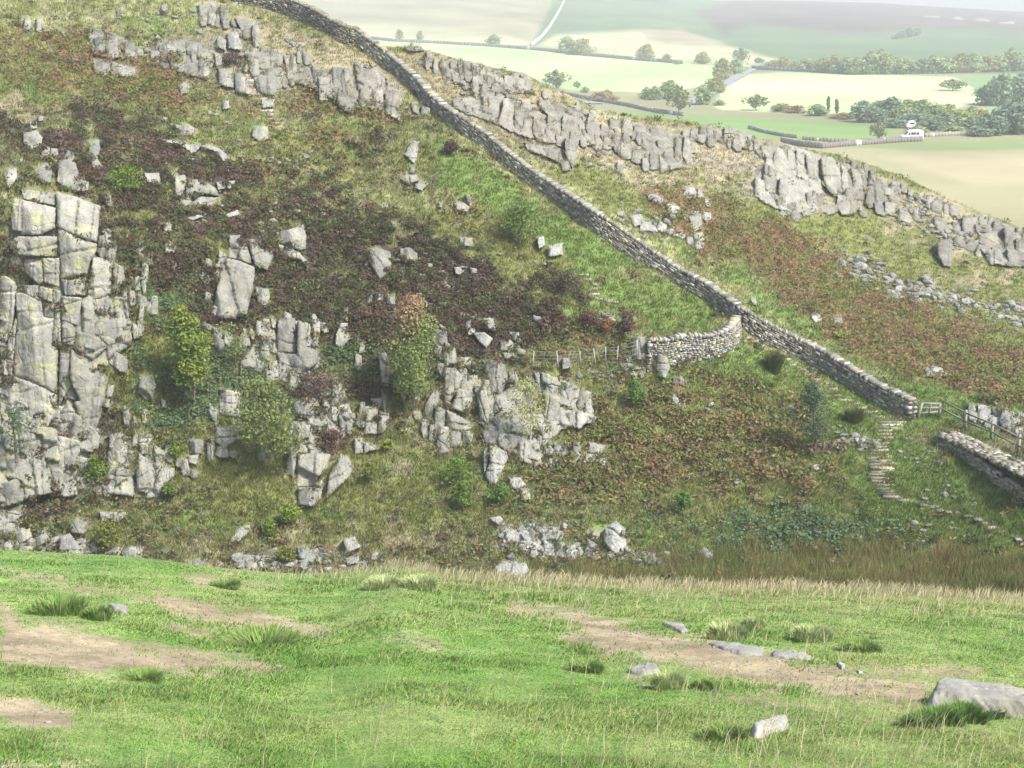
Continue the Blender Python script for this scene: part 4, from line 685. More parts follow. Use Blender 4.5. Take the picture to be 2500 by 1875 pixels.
def build_wall(name, label, cat, path, H=1.25, T=0.7, course=0.15, ln=(0.16, 0.42), base=(.20, .185, .145), spread=.22, lich=0.0, coping=True, cop_len=(.09, .2), cop_h=(.16, .30), seed=1, group=None, part='stonework', hend=None, flat=False):
    rg = np.random.default_rng(seed); path = resample(path, 0.25); L = np.r_[0, np.cumsum(np.linalg.norm(np.diff(path, axis=0), axis=1))]; tot = L[-1]
    at = lambda s: np.stack([np.interp(s, L, path[:, k]) for k in range(3)], -1)
    hh = lambda s: H * (1 + 0.05 * fbm(s / 3.0, s * 0, seed, 2)) if hend is None else H + (hend - H) * s / tot
    root = tag(empty(name, path[0]), label, cat, group); o0 = path[0]; C, A, Bv, D = [], [], [], []
    def frame(s):
        t = at(np.minimum(s + .15, tot)) - at(np.maximum(s - .15, 0)); th = t.copy(); th[..., 2] = 0; th /= np.linalg.norm(th, axis=-1, keepdims=True) + 1e-9
        t /= np.linalg.norm(t, axis=-1, keepdims=True) + 1e-9; return t, np.stack([-th[..., 1], th[..., 0], 0 * th[..., 0]], -1)
    nrow = int(round(H / course))
    for side in (-1, 1):
        for r in range(nrow + 3):
            s = -rg.uniform(0, .3); Ls = []
            while s < tot:
                l = rg.uniform(*ln); Ls.append((s, l)); s += l
            Ls = np.array(Ls); sm = np.clip(Ls[:, 0] + Ls[:, 1] / 2, 0, tot); t, n = frame(sm); h = hh(sm); z = (r - 2.5 + .5 + rg.uniform(-.18, .18, len(sm))) * course
            k = z < h - course * 0.3
            batter = T / 2 * (1 - 0.18 * np.clip(z / np.maximum(h, .1), 0, 1)); c = at(sm) + n * (side * (batter - .11 + rg.normal(0, .025, len(sm))))[:, None]; c[:, 2] += z
            hl = (Ls[:, 1] / 2 - .012)[:, None]; C.append(c[k]); A.append((t * hl)[k]); Bv.append((n * 0.13)[k])
            D.append((np.array((0, 0, 1.0)) * (course * rg.uniform(.36, .58, (len(sm), 1))))[k])
    C, A, Bv, D = map(np.concatenate, (C, A, Bv, D)); V, F = boxes(C - o0, A, Bv, D, 0.16, rg); col = stone_cols(len(C), base, spread, rg, lich)
    sm = np.arange(.15, tot, .3); t, n = frame(sm); h = hh(sm) - 0.05; c = at(sm); c[:, 2] += h / 2 - .25                    # dark rubble heart
    V2, F2 = boxes(c - o0, t * .17, n * (T * .27), np.array((0, 0, 1.0)) * (h / 2 + .2)[:, None], 0, rg)
    obj(part, mesh_np(part, np.concatenate([V, V2]), np.concatenate([F, F2 + len(V)]), np.concatenate([np.repeat(col, 8, 0), np.full((len(V2), 3), .05)])), M_STONE, root)
    if coping:
        s = 0; Ls = []
        while s < tot:
            l = rg.uniform(*cop_len); Ls.append((s, l)); s += l
        Ls = np.array(Ls); sm = np.clip(Ls[:, 0] + Ls[:, 1] / 2, 0, tot); t, n = frame(sm); c = at(sm); ch = rg.uniform(*cop_h, len(sm)); c[:, 2] += hh(sm) + (0.0 if not flat else 0) + ch * .42
        up = np.array((0, 0, 1.0)) + t * rg.normal(.15, .22, (len(sm), 1)); up /= np.linalg.norm(up, axis=1, keepdims=True)
        n2 = n * (T * .45 * rg.uniform(.75, 1.05, (len(sm), 1)))
        V, F = boxes(c - o0, t * (Ls[:, 1] / 2 - .006)[:, None], n2, up * (ch / 2)[:, None], .18, rg)
        obj('coping_stones', mesh_np('coping_stones', V, F, np.repeat(stone_cols(len(c), tuple(v * 1.05 for v in base), spread, rg, lich), 8, 0)), M_STONE, root)
    return root
def hpath(s, lift=0.0):
    p = pts(s); q = resample(np.c_[p, np.zeros(len(p))], 8)[:, :2]; P = P3(q[:, 0], q[:, 1], Yh0(q[:, 0], q[:, 1])); P[:, 2] += lift; k = np.ones(5) / 5
    for a in range(3): P[2:-2, a] = np.convolve(P[:, a], k, 'valid')
    return P
build_wall('field_stone_wall', 'long dry stone wall running diagonally down the whole slope to the gate', 'wall', hpath('0:765,92 800,118 830,142 862,166 905,205 935,240 962,264 1000,288 1050,322 1100,366 1150,402 1200,437 1260,478 1330,525 1400,573 1460,612 1540,658 1600,702 1660,738 1720,767 1780,798 1850,842 1900,872 1966,903', -.05), H=1.14, base=(.205, .195, .16), lich=.02, seed=3)
build_wall('skyline_stone_wall', 'dry stone wall along the hilltop skyline, with tilted coping stones', 'wall', hpath('0:430,-72 500,4 560,14 600,24 640,38 680,56 720,78 742,92 764,98', -.1), H=1.3, base=(.185, .17, .135), seed=4)
build_wall('curved_stone_wall', 'short curved wall of pale lichened stones joining the long wall', 'wall', np.concatenate([hpath('5:1990,745 2060,752 2130,745 2209,722', 0), hpath('6:40,720 120,722 210,712 275,690 318,650 340,605', 0)]), H=1.30, base=(.235, .23, .20), lich=.05, ln=(.13, .34), course=.125, seed=5, hend=1.3)
build_wall('ruined_roman_wall', 'broad ruined wall of thin flat courses with a rough level top', 'wall', hpath('9:1190,720 1330,790 1500,890 1700,1020 1900,1160 2100,1290 2300,1430 2500,1580', 0.05), H=.40, hend=1.25, T=1.35, course=.10, ln=(.2, .6), base=(.265, .235, .175), spread=.25, coping=False, seed=6)
# rough level top of the ruined wall: flat stones laid across
_rw = bpy.data.objects['ruined_roman_wall']; _P = resample(hpath('9:1190,720 1330,790 1500,890 1700,1020 1900,1160 2100,1290 2300,1430 2500,1580', .05), .25); _rg = np.random.default_rng(66)
_n = 900; _i = _rg.integers(1, len(_P) - 1, _n); _t = _P[np.minimum(_i + 1, len(_P) - 1)] - _P[_i - 1]; _th = _t * (1, 1, 0); _th /= np.linalg.norm(_th, axis=1, keepdims=True); _nn = np.stack([-_th[:, 1], _th[:, 0], 0 * _th[:, 0]], 1); _t = _t / np.linalg.norm(_t, axis=1, keepdims=True)
_c = _P[_i] + _nn * _rg.uniform(-.62, .62, (_n, 1)); _c[:, 2] += .40 + .85 * _i / len(_P) + _rg.normal(0.0, .035, _n)
_up = np.array((0, 0, 1.0)) + _rg.normal(0, .06, (_n, 3)); _V, _F = boxes(_c - np.array(_rw.location), _t * _rg.uniform(.1, .24, (_n, 1)), _nn * _rg.uniform(.08, .2, (_n, 1)), _up * _rg.uniform(.04, .08, (_n, 1)), .2, _rg)
obj('rubble_top', mesh_np('rubble_top', _V, _F, np.repeat(stone_cols(_n, (.215, .20, .15), .2, _rg), 8, 0)), M_STONE, _rw)
def ppath(s):
    p = pts(s); q = resample(np.c_[p, np.zeros(len(p))], 6)[:, :2]; return np.array([pp(a, b) for a, b in q])
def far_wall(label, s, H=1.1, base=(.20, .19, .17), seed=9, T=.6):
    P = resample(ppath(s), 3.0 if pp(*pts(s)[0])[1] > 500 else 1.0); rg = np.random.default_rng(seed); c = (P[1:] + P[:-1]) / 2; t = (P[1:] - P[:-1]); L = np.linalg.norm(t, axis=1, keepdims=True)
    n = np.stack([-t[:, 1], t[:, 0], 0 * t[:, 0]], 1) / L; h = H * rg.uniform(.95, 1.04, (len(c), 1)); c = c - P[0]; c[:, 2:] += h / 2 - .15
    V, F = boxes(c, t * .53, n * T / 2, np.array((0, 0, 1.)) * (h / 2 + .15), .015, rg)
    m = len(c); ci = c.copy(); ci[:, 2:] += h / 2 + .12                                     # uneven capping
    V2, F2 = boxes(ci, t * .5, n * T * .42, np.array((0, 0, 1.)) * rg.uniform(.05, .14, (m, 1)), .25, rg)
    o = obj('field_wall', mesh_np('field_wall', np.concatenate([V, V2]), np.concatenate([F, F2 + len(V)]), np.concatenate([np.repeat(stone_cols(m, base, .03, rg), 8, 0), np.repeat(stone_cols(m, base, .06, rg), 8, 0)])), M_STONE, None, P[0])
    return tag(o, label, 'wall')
far_wall('dark stone wall in front of the white van, beside the road', '3:640,925 780,950 905,962 1000,952 1200,936 1400,922 1552,914', 1.35, (.16, .145, .135), 31)
far_wall('low broken wall across the green field left of the van', '3:430,832 520,858 640,882 745,895', .9, (.22, .2, .16), 32)
far_wall('short wall just behind the dark roadside wall', '3:780,905 860,912 960,918 1080,919', .9, (.21, .19, .16), 33)
far_wall('low wall running right from the van across the pasture', '3:1565,886 1700,880 1900,872 2100,868 2400,866', 1.0, (.24, .22, .18), 34)
far_wall('thin roadside wall beside the orange shrubs', '2:1390,605 1480,620 1580,640 1740,668 1860,690 1990,720 2212,752', 1.2, (.20, .195, .17), 35)
far_wall('boundary wall along the top of the big pale field', '2:130,245 320,268 640,283 930,300 1260,325 1580,362 1900,390 2209,414', 2.2, (.17, .17, .17), 36)
far_wall('boundary wall along the top of the cream field under the treeline', '3:450,446 560,455 720,462 900,470 1200,480', 2.0, (.17, .17, .17), 37)
far_wall('pale wall climbing the far hillside like a white line', '2:1235,298 1300,245 1350,180 1390,115 1420,60 1445,5 1470,-50', 2.6, (.50, .50, .48), 38, 1.6)  # sunlight on this wall is put into its pale stone colour
0 and far_wall('faint pale wall on the far hill above the trees', '3:1478,215 1484,245 1490,280 1502,330', 1.2, (.20, .24, .2), 39, .6)

# ------------------------------------------------------------------ loose stones
def boulder_mesh(seed):
    rg = random.Random(seed); bm = bmesh.new(); sx, sy, sz = rg.uniform(.8, 1.25), rg.uniform(.7, 1.1), rg.uniform(.5, .85)
    for _ in range(16):
        v = Vector((rg.gauss(0, 1), rg.gauss(0, 1), rg.gauss(0, 1))).normalized() * rg.uniform(.42, .56); bm.verts.new((v.x * sx, v.y * sy, v.z * sz))
    r = bmesh.ops.convex_hull(bm, input=bm.verts); bmesh.ops.delete(bm, geom=list({e for e in r['geom_interior'] + r['geom_unused'] if isinstance(e, bmesh.types.BMVert)}), context='VERTS')
    bmesh.ops.bevel(bm, geom=bm.edges[:], offset=.035, segments=1, affect='EDGES'); bmesh.ops.subdivide_edges(bm, edges=bm.edges[:], cuts=1); bmesh.ops.triangulate(bm, faces=bm.faces[:])
    for v in bm.verts: v.co *= 1 + rg.uniform(-.035, .035)
    me = bpy.data.meshes.new('stone'); bm.to_mesh(me); bm.free(); return me
STONES = {}
for nm, mt in (('grey', M_ROCK), ('pale', M_PALE), ('far', M_FAR)):
    STONES[nm] = [boulder_mesh(q) for q in range(40, 48)]
    for me in STONES[nm]: me.materials.append(mt)
def stone(P, size, kind, label, group, rg, name='stone', sink=.22):
    o = bpy.data.objects.new(name, rg.choice(STONES[kind])); COL.objects.link(o); a, b = rg.uniform(.8, 1.25), rg.uniform(.75, 1.1)
    o.scale = (size * a, size * b, size * rg.uniform(.75, 1.05)); o.rotation_euler = (rg.uniform(-.5, .5), rg.uniform(-.5, .5), rg.uniform(0, 6.28)); o.location = Vector(P) + Vector((0, -.15 * size, size * (.3 - sink)))
    return tag(o, label, 'stone', group)
TODO = []
def scree(where, n, size, kind, label, group, seed, path=True, spread=14, yfun=None):
    rg = random.Random(seed); P = pts(where)
    for _ in range(int(n * 3)):
        if path:
            i = rg.randrange(len(P) - 1); t = rg.random(); x, y = P[i] + (P[i + 1] - P[i]) * t; x += rg.gauss(0, spread); y += rg.gauss(0, spread * .6)
        else:
            while True:
                x, y = rg.uniform(P[:, 0].min(), P[:, 0].max()), rg.uniform(P[:, 1].min(), P[:, 1].max())
                if inside(np.array([x]), np.array([y]), P)[0]: break
        if y < float(ysky(x)) + 6: continue
        q = hp(x, y); s = 1.15 * (size[0] + (size[1] - size[0]) * rg.random() ** 2.4); TODO.append((s, q, kind, label, group, rg.random()))
scree('6:1010,90 1120,150 1300,230 1420,290 1520,300 1660,320', 46, (11, 36), 'pale', 'pale angular stone in the scree band crossing the bracken beyond the long wall', 'scree stones beyond the long wall', 1, spread=25)
scree('6:1750,340 1900,380 2050,430 2212,480 2300,520', 34, (10, 34), 'pale', 'whitish stone of the lower scree strip by the right edge', 'scree stones by the right edge', 2, spread=26)
scree('2:1800,1400 1950,1450 2080,1490 2200,1420', 20, (11, 30), 'pale', 'rough stone of the boulder scatter below the second ridge', 'boulder scatter below the second ridge', 3, spread=30)
scree('7:-20,40 60,100 130,150 260,130 420,170 560,190', 30, (16, 48), 'grey', 'grey boulder of the stone heap at the foot of the tall crag', 'stone heap below the tall crag', 4, spread=18)
scree('7:980,250 1120,215 1240,230 1380,190 1480,210 1620,225', 50, (10, 38), 'pale', 'white flecked stone strewn on the valley floor near the gorse', 'valley floor stones near the gorse', 5, spread=20)
scree('8:-60,170 60,120 160,190 260,180 420,200 560,190 680,210', 46, (9, 36), 'pale', 'small rough stone scattered round the huge valley floor boulder', 'stones round the huge boulder', 6, spread=15)
scree('8:-60,60 40,100 130,60 170,110 140,170', 34, (14, 40), 'pale', 'pale stone of the rubble run below the leaning bright slab', 'rubble run below the leaning slab', 7, spread=15)
scree('6:870,1290 960,1310 1060,1270 1150,1260 1200,1300 1000,1200', 30, (10, 28), 'pale', 'pale stone heaped beside the stone stairs', 'stones heaped beside the stairs', 8, spread=12)
scree('5:1580,840 1700,830 1850,780 1980,800 1700,920', 22, (9, 24), 'grey', 'small stone of the rubble below the wire fence and curved wall', 'rubble below the wire fence', 9, spread=11)
scree('3:1200,1230 1500,1270 1900,1480 2200,1600 2150,1650 1800,1640 1400,1480', 48, (9, 28), 'far', 'small grey rock on the grassy shoulder of the second ridge', 'rocks on the shoulder of the second ridge', 10, path=False)
scree('2:420,330 900,440 1250,600 1700,850 2150,1000 2100,1150 1600,1100 1200,880 700,620', 56, (9, 26), 'far', 'small tan rock on the dry grass of the second ridge', 'rocks on the dry grass of the second ridge', 11, path=False)
scree('6:0,820 600,900 850,1200 880,1500 200,1640 0,1500', 30, (8, 26), 'pale', 'small pale stone in the bracken between the curved wall and stairs', 'stones in the lower bracken', 12, path=False)
scree('1:700,640 1900,760 2200,1100 2100,1560 1300,1560 900,1000', 34, (8, 24), 'grey', 'small grey stone peeping from heather and bracken on the upper slope', 'stones in the upper heather', 13, path=False)
scree('5:50,40 1500,60 1800,420 1200,440 700,640 400,440', 26, (8, 24), 'grey', 'small grey stone peeping from the heather above the birch', 'stones in the heather above the birch', 14, path=False)
scree('8:1300,40 1700,20 2000,60 1900,200 1400,210 1000,180', 20, (8, 24), 'pale', 'pale stone in the rough grass below the stairs', 'stones below the stairs', 15, path=False)
scree('1:600,60 1400,30 2000,300 2200,640 1500,430 900,400', 30, (9, 28), 'far', 'small rock among the upper crag band', 'rocks of the upper crag band', 16, path=False)
scree('9:700,600 1000,780 1200,1000 1700,1600 1000,1600 600,900', 18, (7, 20), 'pale', 'small stone in the turf between stairs and ruined wall', 'stones in turf by the ruined wall', 17, path=False)

TODO.sort(key=lambda t: -t[0])
for s, q, kind, label, group, r in TODO[:285]: stone(q, s * q[1] / FPX, kind, label, group, random.Random(r))
_V, _F, _k, _rg = [], [], 0, random.Random(3)
for s, q, kind, label, group, r in TODO[285:]:                                 # the rest: grit too small and too many to count
    me = _rg.choice(STONES[kind]); v = np.zeros(len(me.vertices) * 3); me.vertices.foreach_get('co', v); v = v.reshape(-1, 3); f = np.array([p.vertices[:] for p in me.polygons]); a = _rg.uniform(0, 6.28); s = s * q[1] / FPX
    v = np.stack([v[:, 0] * math.cos(a) - v[:, 1] * math.sin(a), v[:, 0] * math.sin(a) + v[:, 1] * math.cos(a), v[:, 2]], 1) * s + q + (0, -.1 * s, .1 * s); _V.append(v); _F.append(f + _k); _k += len(v)
tag(obj('rubble', mesh_np('rubble', np.concatenate(_V), np.concatenate(_F)), M_PALE), 'loose small rubble strewn over the whole slope', 'rubble', None, 'stuff')

# ------------------------------------------------------------------ stone steps and flagstones
def steps(name, label, cat, path, n, w, d, h, seed, part='step', jit=.2, base=(.25, .225, .17)):
    rg = np.random.default_rng(seed); p = pts(path); q = resample(np.c_[p, np.zeros(len(p))], 1)[:, :2]; idx = np.linspace(0, len(q) - 1, n).astype(int)
    P = hp(q[idx, 0] + rg.normal(0, 5 * jit / .2 * .6, n), q[idx, 1]); root = tag(empty(name, P[-1]), label, cat)
    for i in range(n):
        ww, dd = w * rg.uniform(.7, 1.2), d * rg.uniform(.8, 1.3); a = rg.normal(0, .12); A = np.array([[math.cos(a), math.sin(a), rg.normal(0, .03)]]) * ww / 2; Bv = np.array([[-math.sin(a), math.cos(a), rg.normal(.03, .03)]]) * dd / 2
        c = P[i] + (0, .08, .0); V, F = boxes(c[None] - P[-1], A, Bv, np.array([[0, 0, h / 2]]), .12, rg)
        obj(part, mesh_np(part, V, F, np.repeat(stone_cols(1, base, .12, rg), 8, 0)), M_STONE, root)
steps('stone_stairs', 'flight of narrow stone steps climbing from the valley to the gate', 'stairs', '9:520,490 470,550 430,610 430,660 400,710 360,760 340,820 350,880 340,930 360,980 390,1030 400,1080 400,1140 410,1200 440,1270 470,1340 500,1400 560,1450', 24, 1.3, .24, .16, 1)
steps('stone_stairs', 'upper run of stone steps hugging the foot of the long wall', 'stairs', '6:400,600 470,630 530,660 640,720 715,780 770,810 810,840 880,880 960,930 1010,980 1060,1005 1120,1035 1200,1070 1270,1110', 18, .8, .22, .16, 2)
steps('stone_stairs', 'steep narrow stone stairs in the cleft of the upper crags', 'stairs', '1:1545,370 1560,420 1590,470 1600,530 1625,590 1660,650 1720,720 1750,760 1780,800', 16, 1.0, .3, .2, 3, base=(.30, .24, .175))
steps('stone_stairs', 'short flight of small stone steps on the slope above the curved wall', 'stairs', '5:1570,190 1600,235 1620,270 1635,300 1640,325 1655,350 1700,350 1760,365', 9, .8, .24, .14, 4)
steps('flagstone_path', 'line of flat flagstones leading out of frame below the stairs', 'path', '9:600,1450 700,1490 860,1510 960,1560 1080,1580 1180,1620 1280,1640 1420,1650 1560,1700 1760,1790 1960,1890 2160,1980 2300,2040', 16, .75, .34, .1, 5, 'flagstone')

# ------------------------------------------------------------------ fences and gate
def bar(P, Q, w, h=None, jit=.03):
    P, Q = np.asarray(P, float), np.asarray(Q, float); t = Q - P; L = np.linalg.norm(t); t /= L; up = np.array((0, 0, 1.)) if abs(t[2]) < .9 else np.array((0, 1., 0)); n = np.cross(t, up); n /= np.linalg.norm(n); b = np.cross(n, t)
    V, F = boxes(((P + Q) / 2)[None], (t * L / 2)[None], (n * w / 2)[None], (b * (h or w) / 2)[None], jit); return V, F
def bar_obj(name, P, Q, w, h, mat, root, cap=False):
    V, F = bar(P, Q, w, h); return obj(name, mesh_np(name, V - np.array(root.location), F), mat, root)
_g = pts('9:835,425 1120,385'); _gt = pts('9:905,225 1135,235'); ga, gb = hp(*_g[0]), hp(*_g[1]); gate = tag(empty('field_gate', ga), 'weathered wooden field gate of three rails at the wall end', 'gate')
gb[1] = ga[1] + .1; gb = P3(*_g[1], gb[1]); gaT = P3(*_gt[0], ga[1] + .05); gbT = P3(*_gt[1], gb[1] + .05)
bar_obj('gate_post', ga - (0, 0, .2), gaT, .14, .14, M_WOOD, gate); bar_obj('gate_post', gb - (0, 0, .2), gbT, .15, .15, M_WOOD, gate)
for f in (.28, .62, .95): bar_obj('rail', ga + (gaT - ga) * f + (0, -.02, 0), gb + (gbT - gb) * (f + .02) + (0, -.02, 0), .05, .13, M_WOOD, gate)
bar_obj('brace', (ga + gb) / 2 + (0, -.06, .05), (gaT + gbT) / 2 + (0, -.06, 0), .05, .07, M_WOOD, gate)
_g = pts('9:1130,385 1450,555 1790,700 2135,880 2420,1010'); FP = [hp(*q) for q in _g]; fence = tag(empty('rail_fence', FP[0]), 'weathered post and rail fence dropping from the gate to the right', 'fence')
for i, q in enumerate(FP):
    if i: bar_obj('post', q - (0, 0, .2), q + (0, 0, 1.12), .15, .15, M_WOOD, fence)
    if i:
        for hh_ in (.45, .95): bar_obj('rail', FP[i - 1] + (0, -.09, hh_), q + (0, -.09, hh_), .04, .09, M_WOOD, fence)
_wp = pts('9:730,420 730,215'); WA = hp(*_wp[0]); 
wf = tag(empty('wire_fence', hp(*pts('5:1240,800')[0])), 'thin wire fence on pale steel posts across the heather by the curved wall', 'fence'); WB = []
for b, t in (((1238, 802), (1248, 680)), ((1408, 802), (1396, 683)), ((1547, 770), (1546, 680)), ((1652, 795), (1634, 665)), ((1714, 778), (1712, 655)), ((1786, 775), (1793, 650)), ((1915, 752), (1915, 610))):
    x, y = px('5', *b); x2, y2 = px('5', *t); q = hp(x, y); q2 = P3(x2, y2, q[1] - .05); WB.append((q, q2)); bar_obj('post', q - (0, 0, .15), q2, .05, .05, M_POST, wf)
for f in (.15, .36, .58, .78, .95):
    Vs, Fs, k = [], [], 0
    for (a, a2), (b, b2) in zip(WB[:-1], WB[1:]):
        V, F = bar(a + (a2 - a) * f, b + (b2 - b) * f, .011, .011, 0); Vs.append(V - np.array(wf.location)); Fs.append(F + k); k += len(V)
    obj('wire', mesh_np('wire', np.concatenate(Vs), np.concatenate(Fs)), M_WIRE, wf)

# ------------------------------------------------------------------ trees, shrubs and clumps
def tube(path, r0, r1, n=6):
    path = np.asarray(path, float); t = np.gradient(path, axis=0); t /= np.linalg.norm(t, axis=1, keepdims=True) + 1e-9; a = np.array((0.3, 1, 0.1)); V = []
    for i, p in enumerate(path):
        u = np.cross(t[i], a); u /= np.linalg.norm(u); w = np.cross(t[i], u); r = r0 + (r1 - r0) * i / (len(path) - 1); th = np.arange(n) / n * 2 * math.pi
        V.append(p + r * (np.cos(th)[:, None] * u + np.sin(th)[:, None] * w))
    V = np.concatenate(V); i = np.arange(len(path) * n).reshape(-1, n); j = np.roll(i, -1, 1); F = np.stack([i[:-1], j[:-1], j[1:], i[1:]], -1).reshape(-1, 4); return V, F
def leaves(C, N, size, rg, elong=1.6):
    n = len(C); a = rg.normal(0, 1, (n, 3)); u = np.cross(N, a); u /= np.linalg.norm(u, axis=1, keepdims=True) + 1e-9; w = np.cross(N, u); s = size * rg.uniform(.6, 1.35, (n, 1))
    V = np.stack([C - u * s * elong / 2, C + w * s / 2, C + u * s * elong / 2, C - w * s / 2], 1).reshape(-1, 3); return V, np.arange(4 * n).reshape(n, 4)
def unit(v): return v / (np.linalg.norm(v, axis=-1, keepdims=True) + 1e-9)
def crown_geo(h, w, rg, lobes, per, leaf, base=.3, shape=1.0, loose=.35):
    """leaf-sized faces gathered in uneven clumps; returns vertices, faces, leaf heights and clump shade"""
    Cs, Ns, ids = [], [], []; lob = []
    for i in range(lobes):
        z = rg.uniform(0, 1) ** .9; rad = (math.sin(math.pi * min(1, (z * .86 + .14))) ** .7) * shape if shape < 5 else .5; a = rg.uniform(0, 2 * math.pi); rr = rg.uniform(.25, .8) * rad
        lob.append((np.array((math.cos(a) * rr * w / 2, math.sin(a) * rr * w / 2, h * (base + (1 - base) * (.08 + .84 * z)))), rg.uniform(.16, .30) * w * (0.7 + .5 * rad)))
    for i, (c, r) in enumerate(lob):
        d = unit(rg.normal(0, 1, (per, 3))); q = rg.uniform(.45, 1.12, (per, 1)) ** .6; Cs.append(c + d * q * r * (1, 1, .8)); Ns.append(unit(d + rg.normal(0, .7, (per, 3)))); ids.append(np.full(per, i))
    C = np.concatenate(Cs); N = np.concatenate(Ns); ids = np.concatenate(ids); k = rg.random(len(C)) > loose * noise(C[:, 0] / (w * .12) + 50, C[:, 2] / (w * .12) + C[:, 1] / (w * .2) + 50, 7)
    C, N, ids = C[k], N[k], ids[k]; V, F = leaves(C, N, leaf, rg); return V, F, C, ids, lob
def tree_at(name, label, cat, P, h, w, cols, seed, lobes=16, per=120, leaf=.12, base=.25, lean=(0, 0), bark=None, group=None, loose=.5, colfun=None, trunk_r=.1, shape=1.0, flat=1.0):
    rg = np.random.default_rng(seed); root = tag(empty(name, P), label, cat, group)
    V, F, C, ids, lob = crown_geo(h, w, rg, lobes, per, leaf, base, shape, loose); lv = np.array((lean[0], lean[1], 0)); V = V + lv * (V[:, 2:3] / h) ** 1.3; V[:, 1] *= flat
    cols = np.array(cols); ci = cols[rg.integers(0, len(cols), lobes)][ids]; ci = ci * .6 + cols[rg.integers(0, len(cols), len(ids))] * .4
    if colfun is not None: ci = colfun(C, ci, rg)
    ci = ci * 1.5 * rg.uniform(.75, 1.25, (len(ci), 1)); obj('crown', mesh_np('crown', V, F, np.repeat(ci, 4, 0)), M_LEAF, root)
    tz = np.linspace(-.4, h * .8, 7); pth = np.stack([lv[0] * np.clip(tz / h, 0, 1) ** 1.3 + rg.normal(0, .03 * w, 7) * (tz > .1), flat * lv[1] * np.clip(tz / h, 0, 1) ** 1.3 + rg.normal(0, .03 * w, 7), tz], 1); TV, TF = tube(pth, trunk_r, trunk_r * .25)
    Vs, Fs, k = [TV], [TF], len(TV)
    for c, r in lob[::2]:
        q = c + lv * (c[2] / h) ** 1.3; q = q * (1, flat, 1); i = int(np.clip(np.searchsorted(tz, q[2] * .62), 1, 5)); V_, F_2 = tube(np.array([pth[i], pth[i] * .45 + q * .55 + rg.normal(0, .04 * w, 3), q]), trunk_r * .45, trunk_r * .1, 5); Vs.append(V_); Fs.append(F_2 + k); k += len(V_)
    obj('trunk', mesh_np('trunk', np.concatenate(Vs), np.concatenate(Fs), None, True), bark or M_BARK, root); return root
def tree_px(name, label, cat, foot, top, wpx, cols, seed, Yoff=-.8, **kw):
    x, y = px('0', *foot); x2, y2 = px('0', *top); Y = float(Yh0(x, y)); Y = Y + Yoff; P = P3(x, y, Y); P2 = P3(x2, y2, Y); zt = hp(x, y)[2]; h = P2[2] - P[2]; w = wpx * K3 * Y / FPX
    return tree_at(name, label, cat, P, h, w, cols, seed, lean=(P2[0] - P[0], 0), **kw)
GY = [(.125, .16, .032), (.095, .14, .03), (.16, .172, .036), (.07, .11, .026)]
GG = [(.105, .13, .045), (.135, .155, .06), (.08, .105, .036)]
GR = [(.125, .165, .055), (.16, .19, .068), (.10, .135, .042)]
tree_px('rowan_tree', 'bushy yellow green tree on the dark gully beside the tall crag', 'tree', (418, 850), (387, 655), 104, GY, 1, Yoff=-1.6, lobes=40, per=190, leaf=.12, base=.02, trunk_r=.07, loose=.85)
tree_px('hawthorn_tree', 'spreading grey green tree leaning right at the foot of the gully', 'tree', (585, 985), (562, 815), 160, GG, 2, Yoff=-1.8, lobes=42, per=170, leaf=.105, base=.02, trunk_r=.06, loose=.85)
def redtop(C, c, rg):
    f = np.clip((C[:, 2] - 3.9) / 2.2 - C[:, 0] * .35 + rg.normal(0, .3, len(C)), 0, .85)[:, None]; return c * (1 - f) + np.array((.23, .135, .095)) * f
tree_px('rowan_tree', 'tall narrow tree turning pink red at its top, middle of the slope', 'tree', (893, 862), (893, 632), 124, GR, 3, Yoff=-1.5, lobes=52, per=260, leaf=.10, base=.02, trunk_r=.07, colfun=redtop, loose=.6)
tree_px('birch_tree', 'small thin leaved birch with a pale trunk rooted on the rocks', 'tree', (1146, 950), (1140, 818), 112, [(.21, .22, .085), (.15, .175, .06), (.24, .23, .11)], 4, Yoff=-1.2, lobes=30, per=110, leaf=.075, base=.12, bark=M_BIRCH, trunk_r=.045, loose=.9)
tree_px('sapling_tree', 'hazy blue green sapling in front of the crag at the left edge', 'tree', (35, 985), (30, 868), 75, [(.075, .105, .05), (.06, .09, .045)], 5, Yoff=-1.6, lobes=14, per=70, leaf=.09, base=.1, loose=1.0)
tree_px('juniper_bush', 'soft dark blue green columnar bush beside the upper steps', 'bush', (1760, 955), (1752, 825), 88, [(.055, .08, .045), (.07, .095, .055), (.045, .068, .036)], 6, Yoff=-.9, lobes=30, per=140, leaf=.075, base=.02, loose=.5)
tree_px('ash_sapling', 'thin green sapling on the rock right of the yellow green tree', 'tree', (508, 775), (500, 702), 66, [(.12, .15, .06), (.10, .13, .05)], 7, Yoff=-1.2, lobes=9, per=50, leaf=.10, base=.1, loose=.9, trunk_r=.03)
tree_px('birch_sapling', 'slender yellowing sapling with a white stem by the square block crag', 'tree', (607, 985), (612, 850), 40, [(.17, .16, .05), (.13, .14, .045)], 8, Yoff=-2.0, lobes=10, per=45, leaf=.09, base=.1, loose=.9, trunk_r=.03)
tree_px('green_shrub', 'rounded bright green shrub on the grass left of the long wall', 'bush', (1122, 512), (1125, 438), 100, [(.095, .135, .038), (.075, .115, .032), (.12, .15, .05)], 9, Yoff=-.6, lobes=26, per=110, leaf=.10, base=.02, loose=.4)
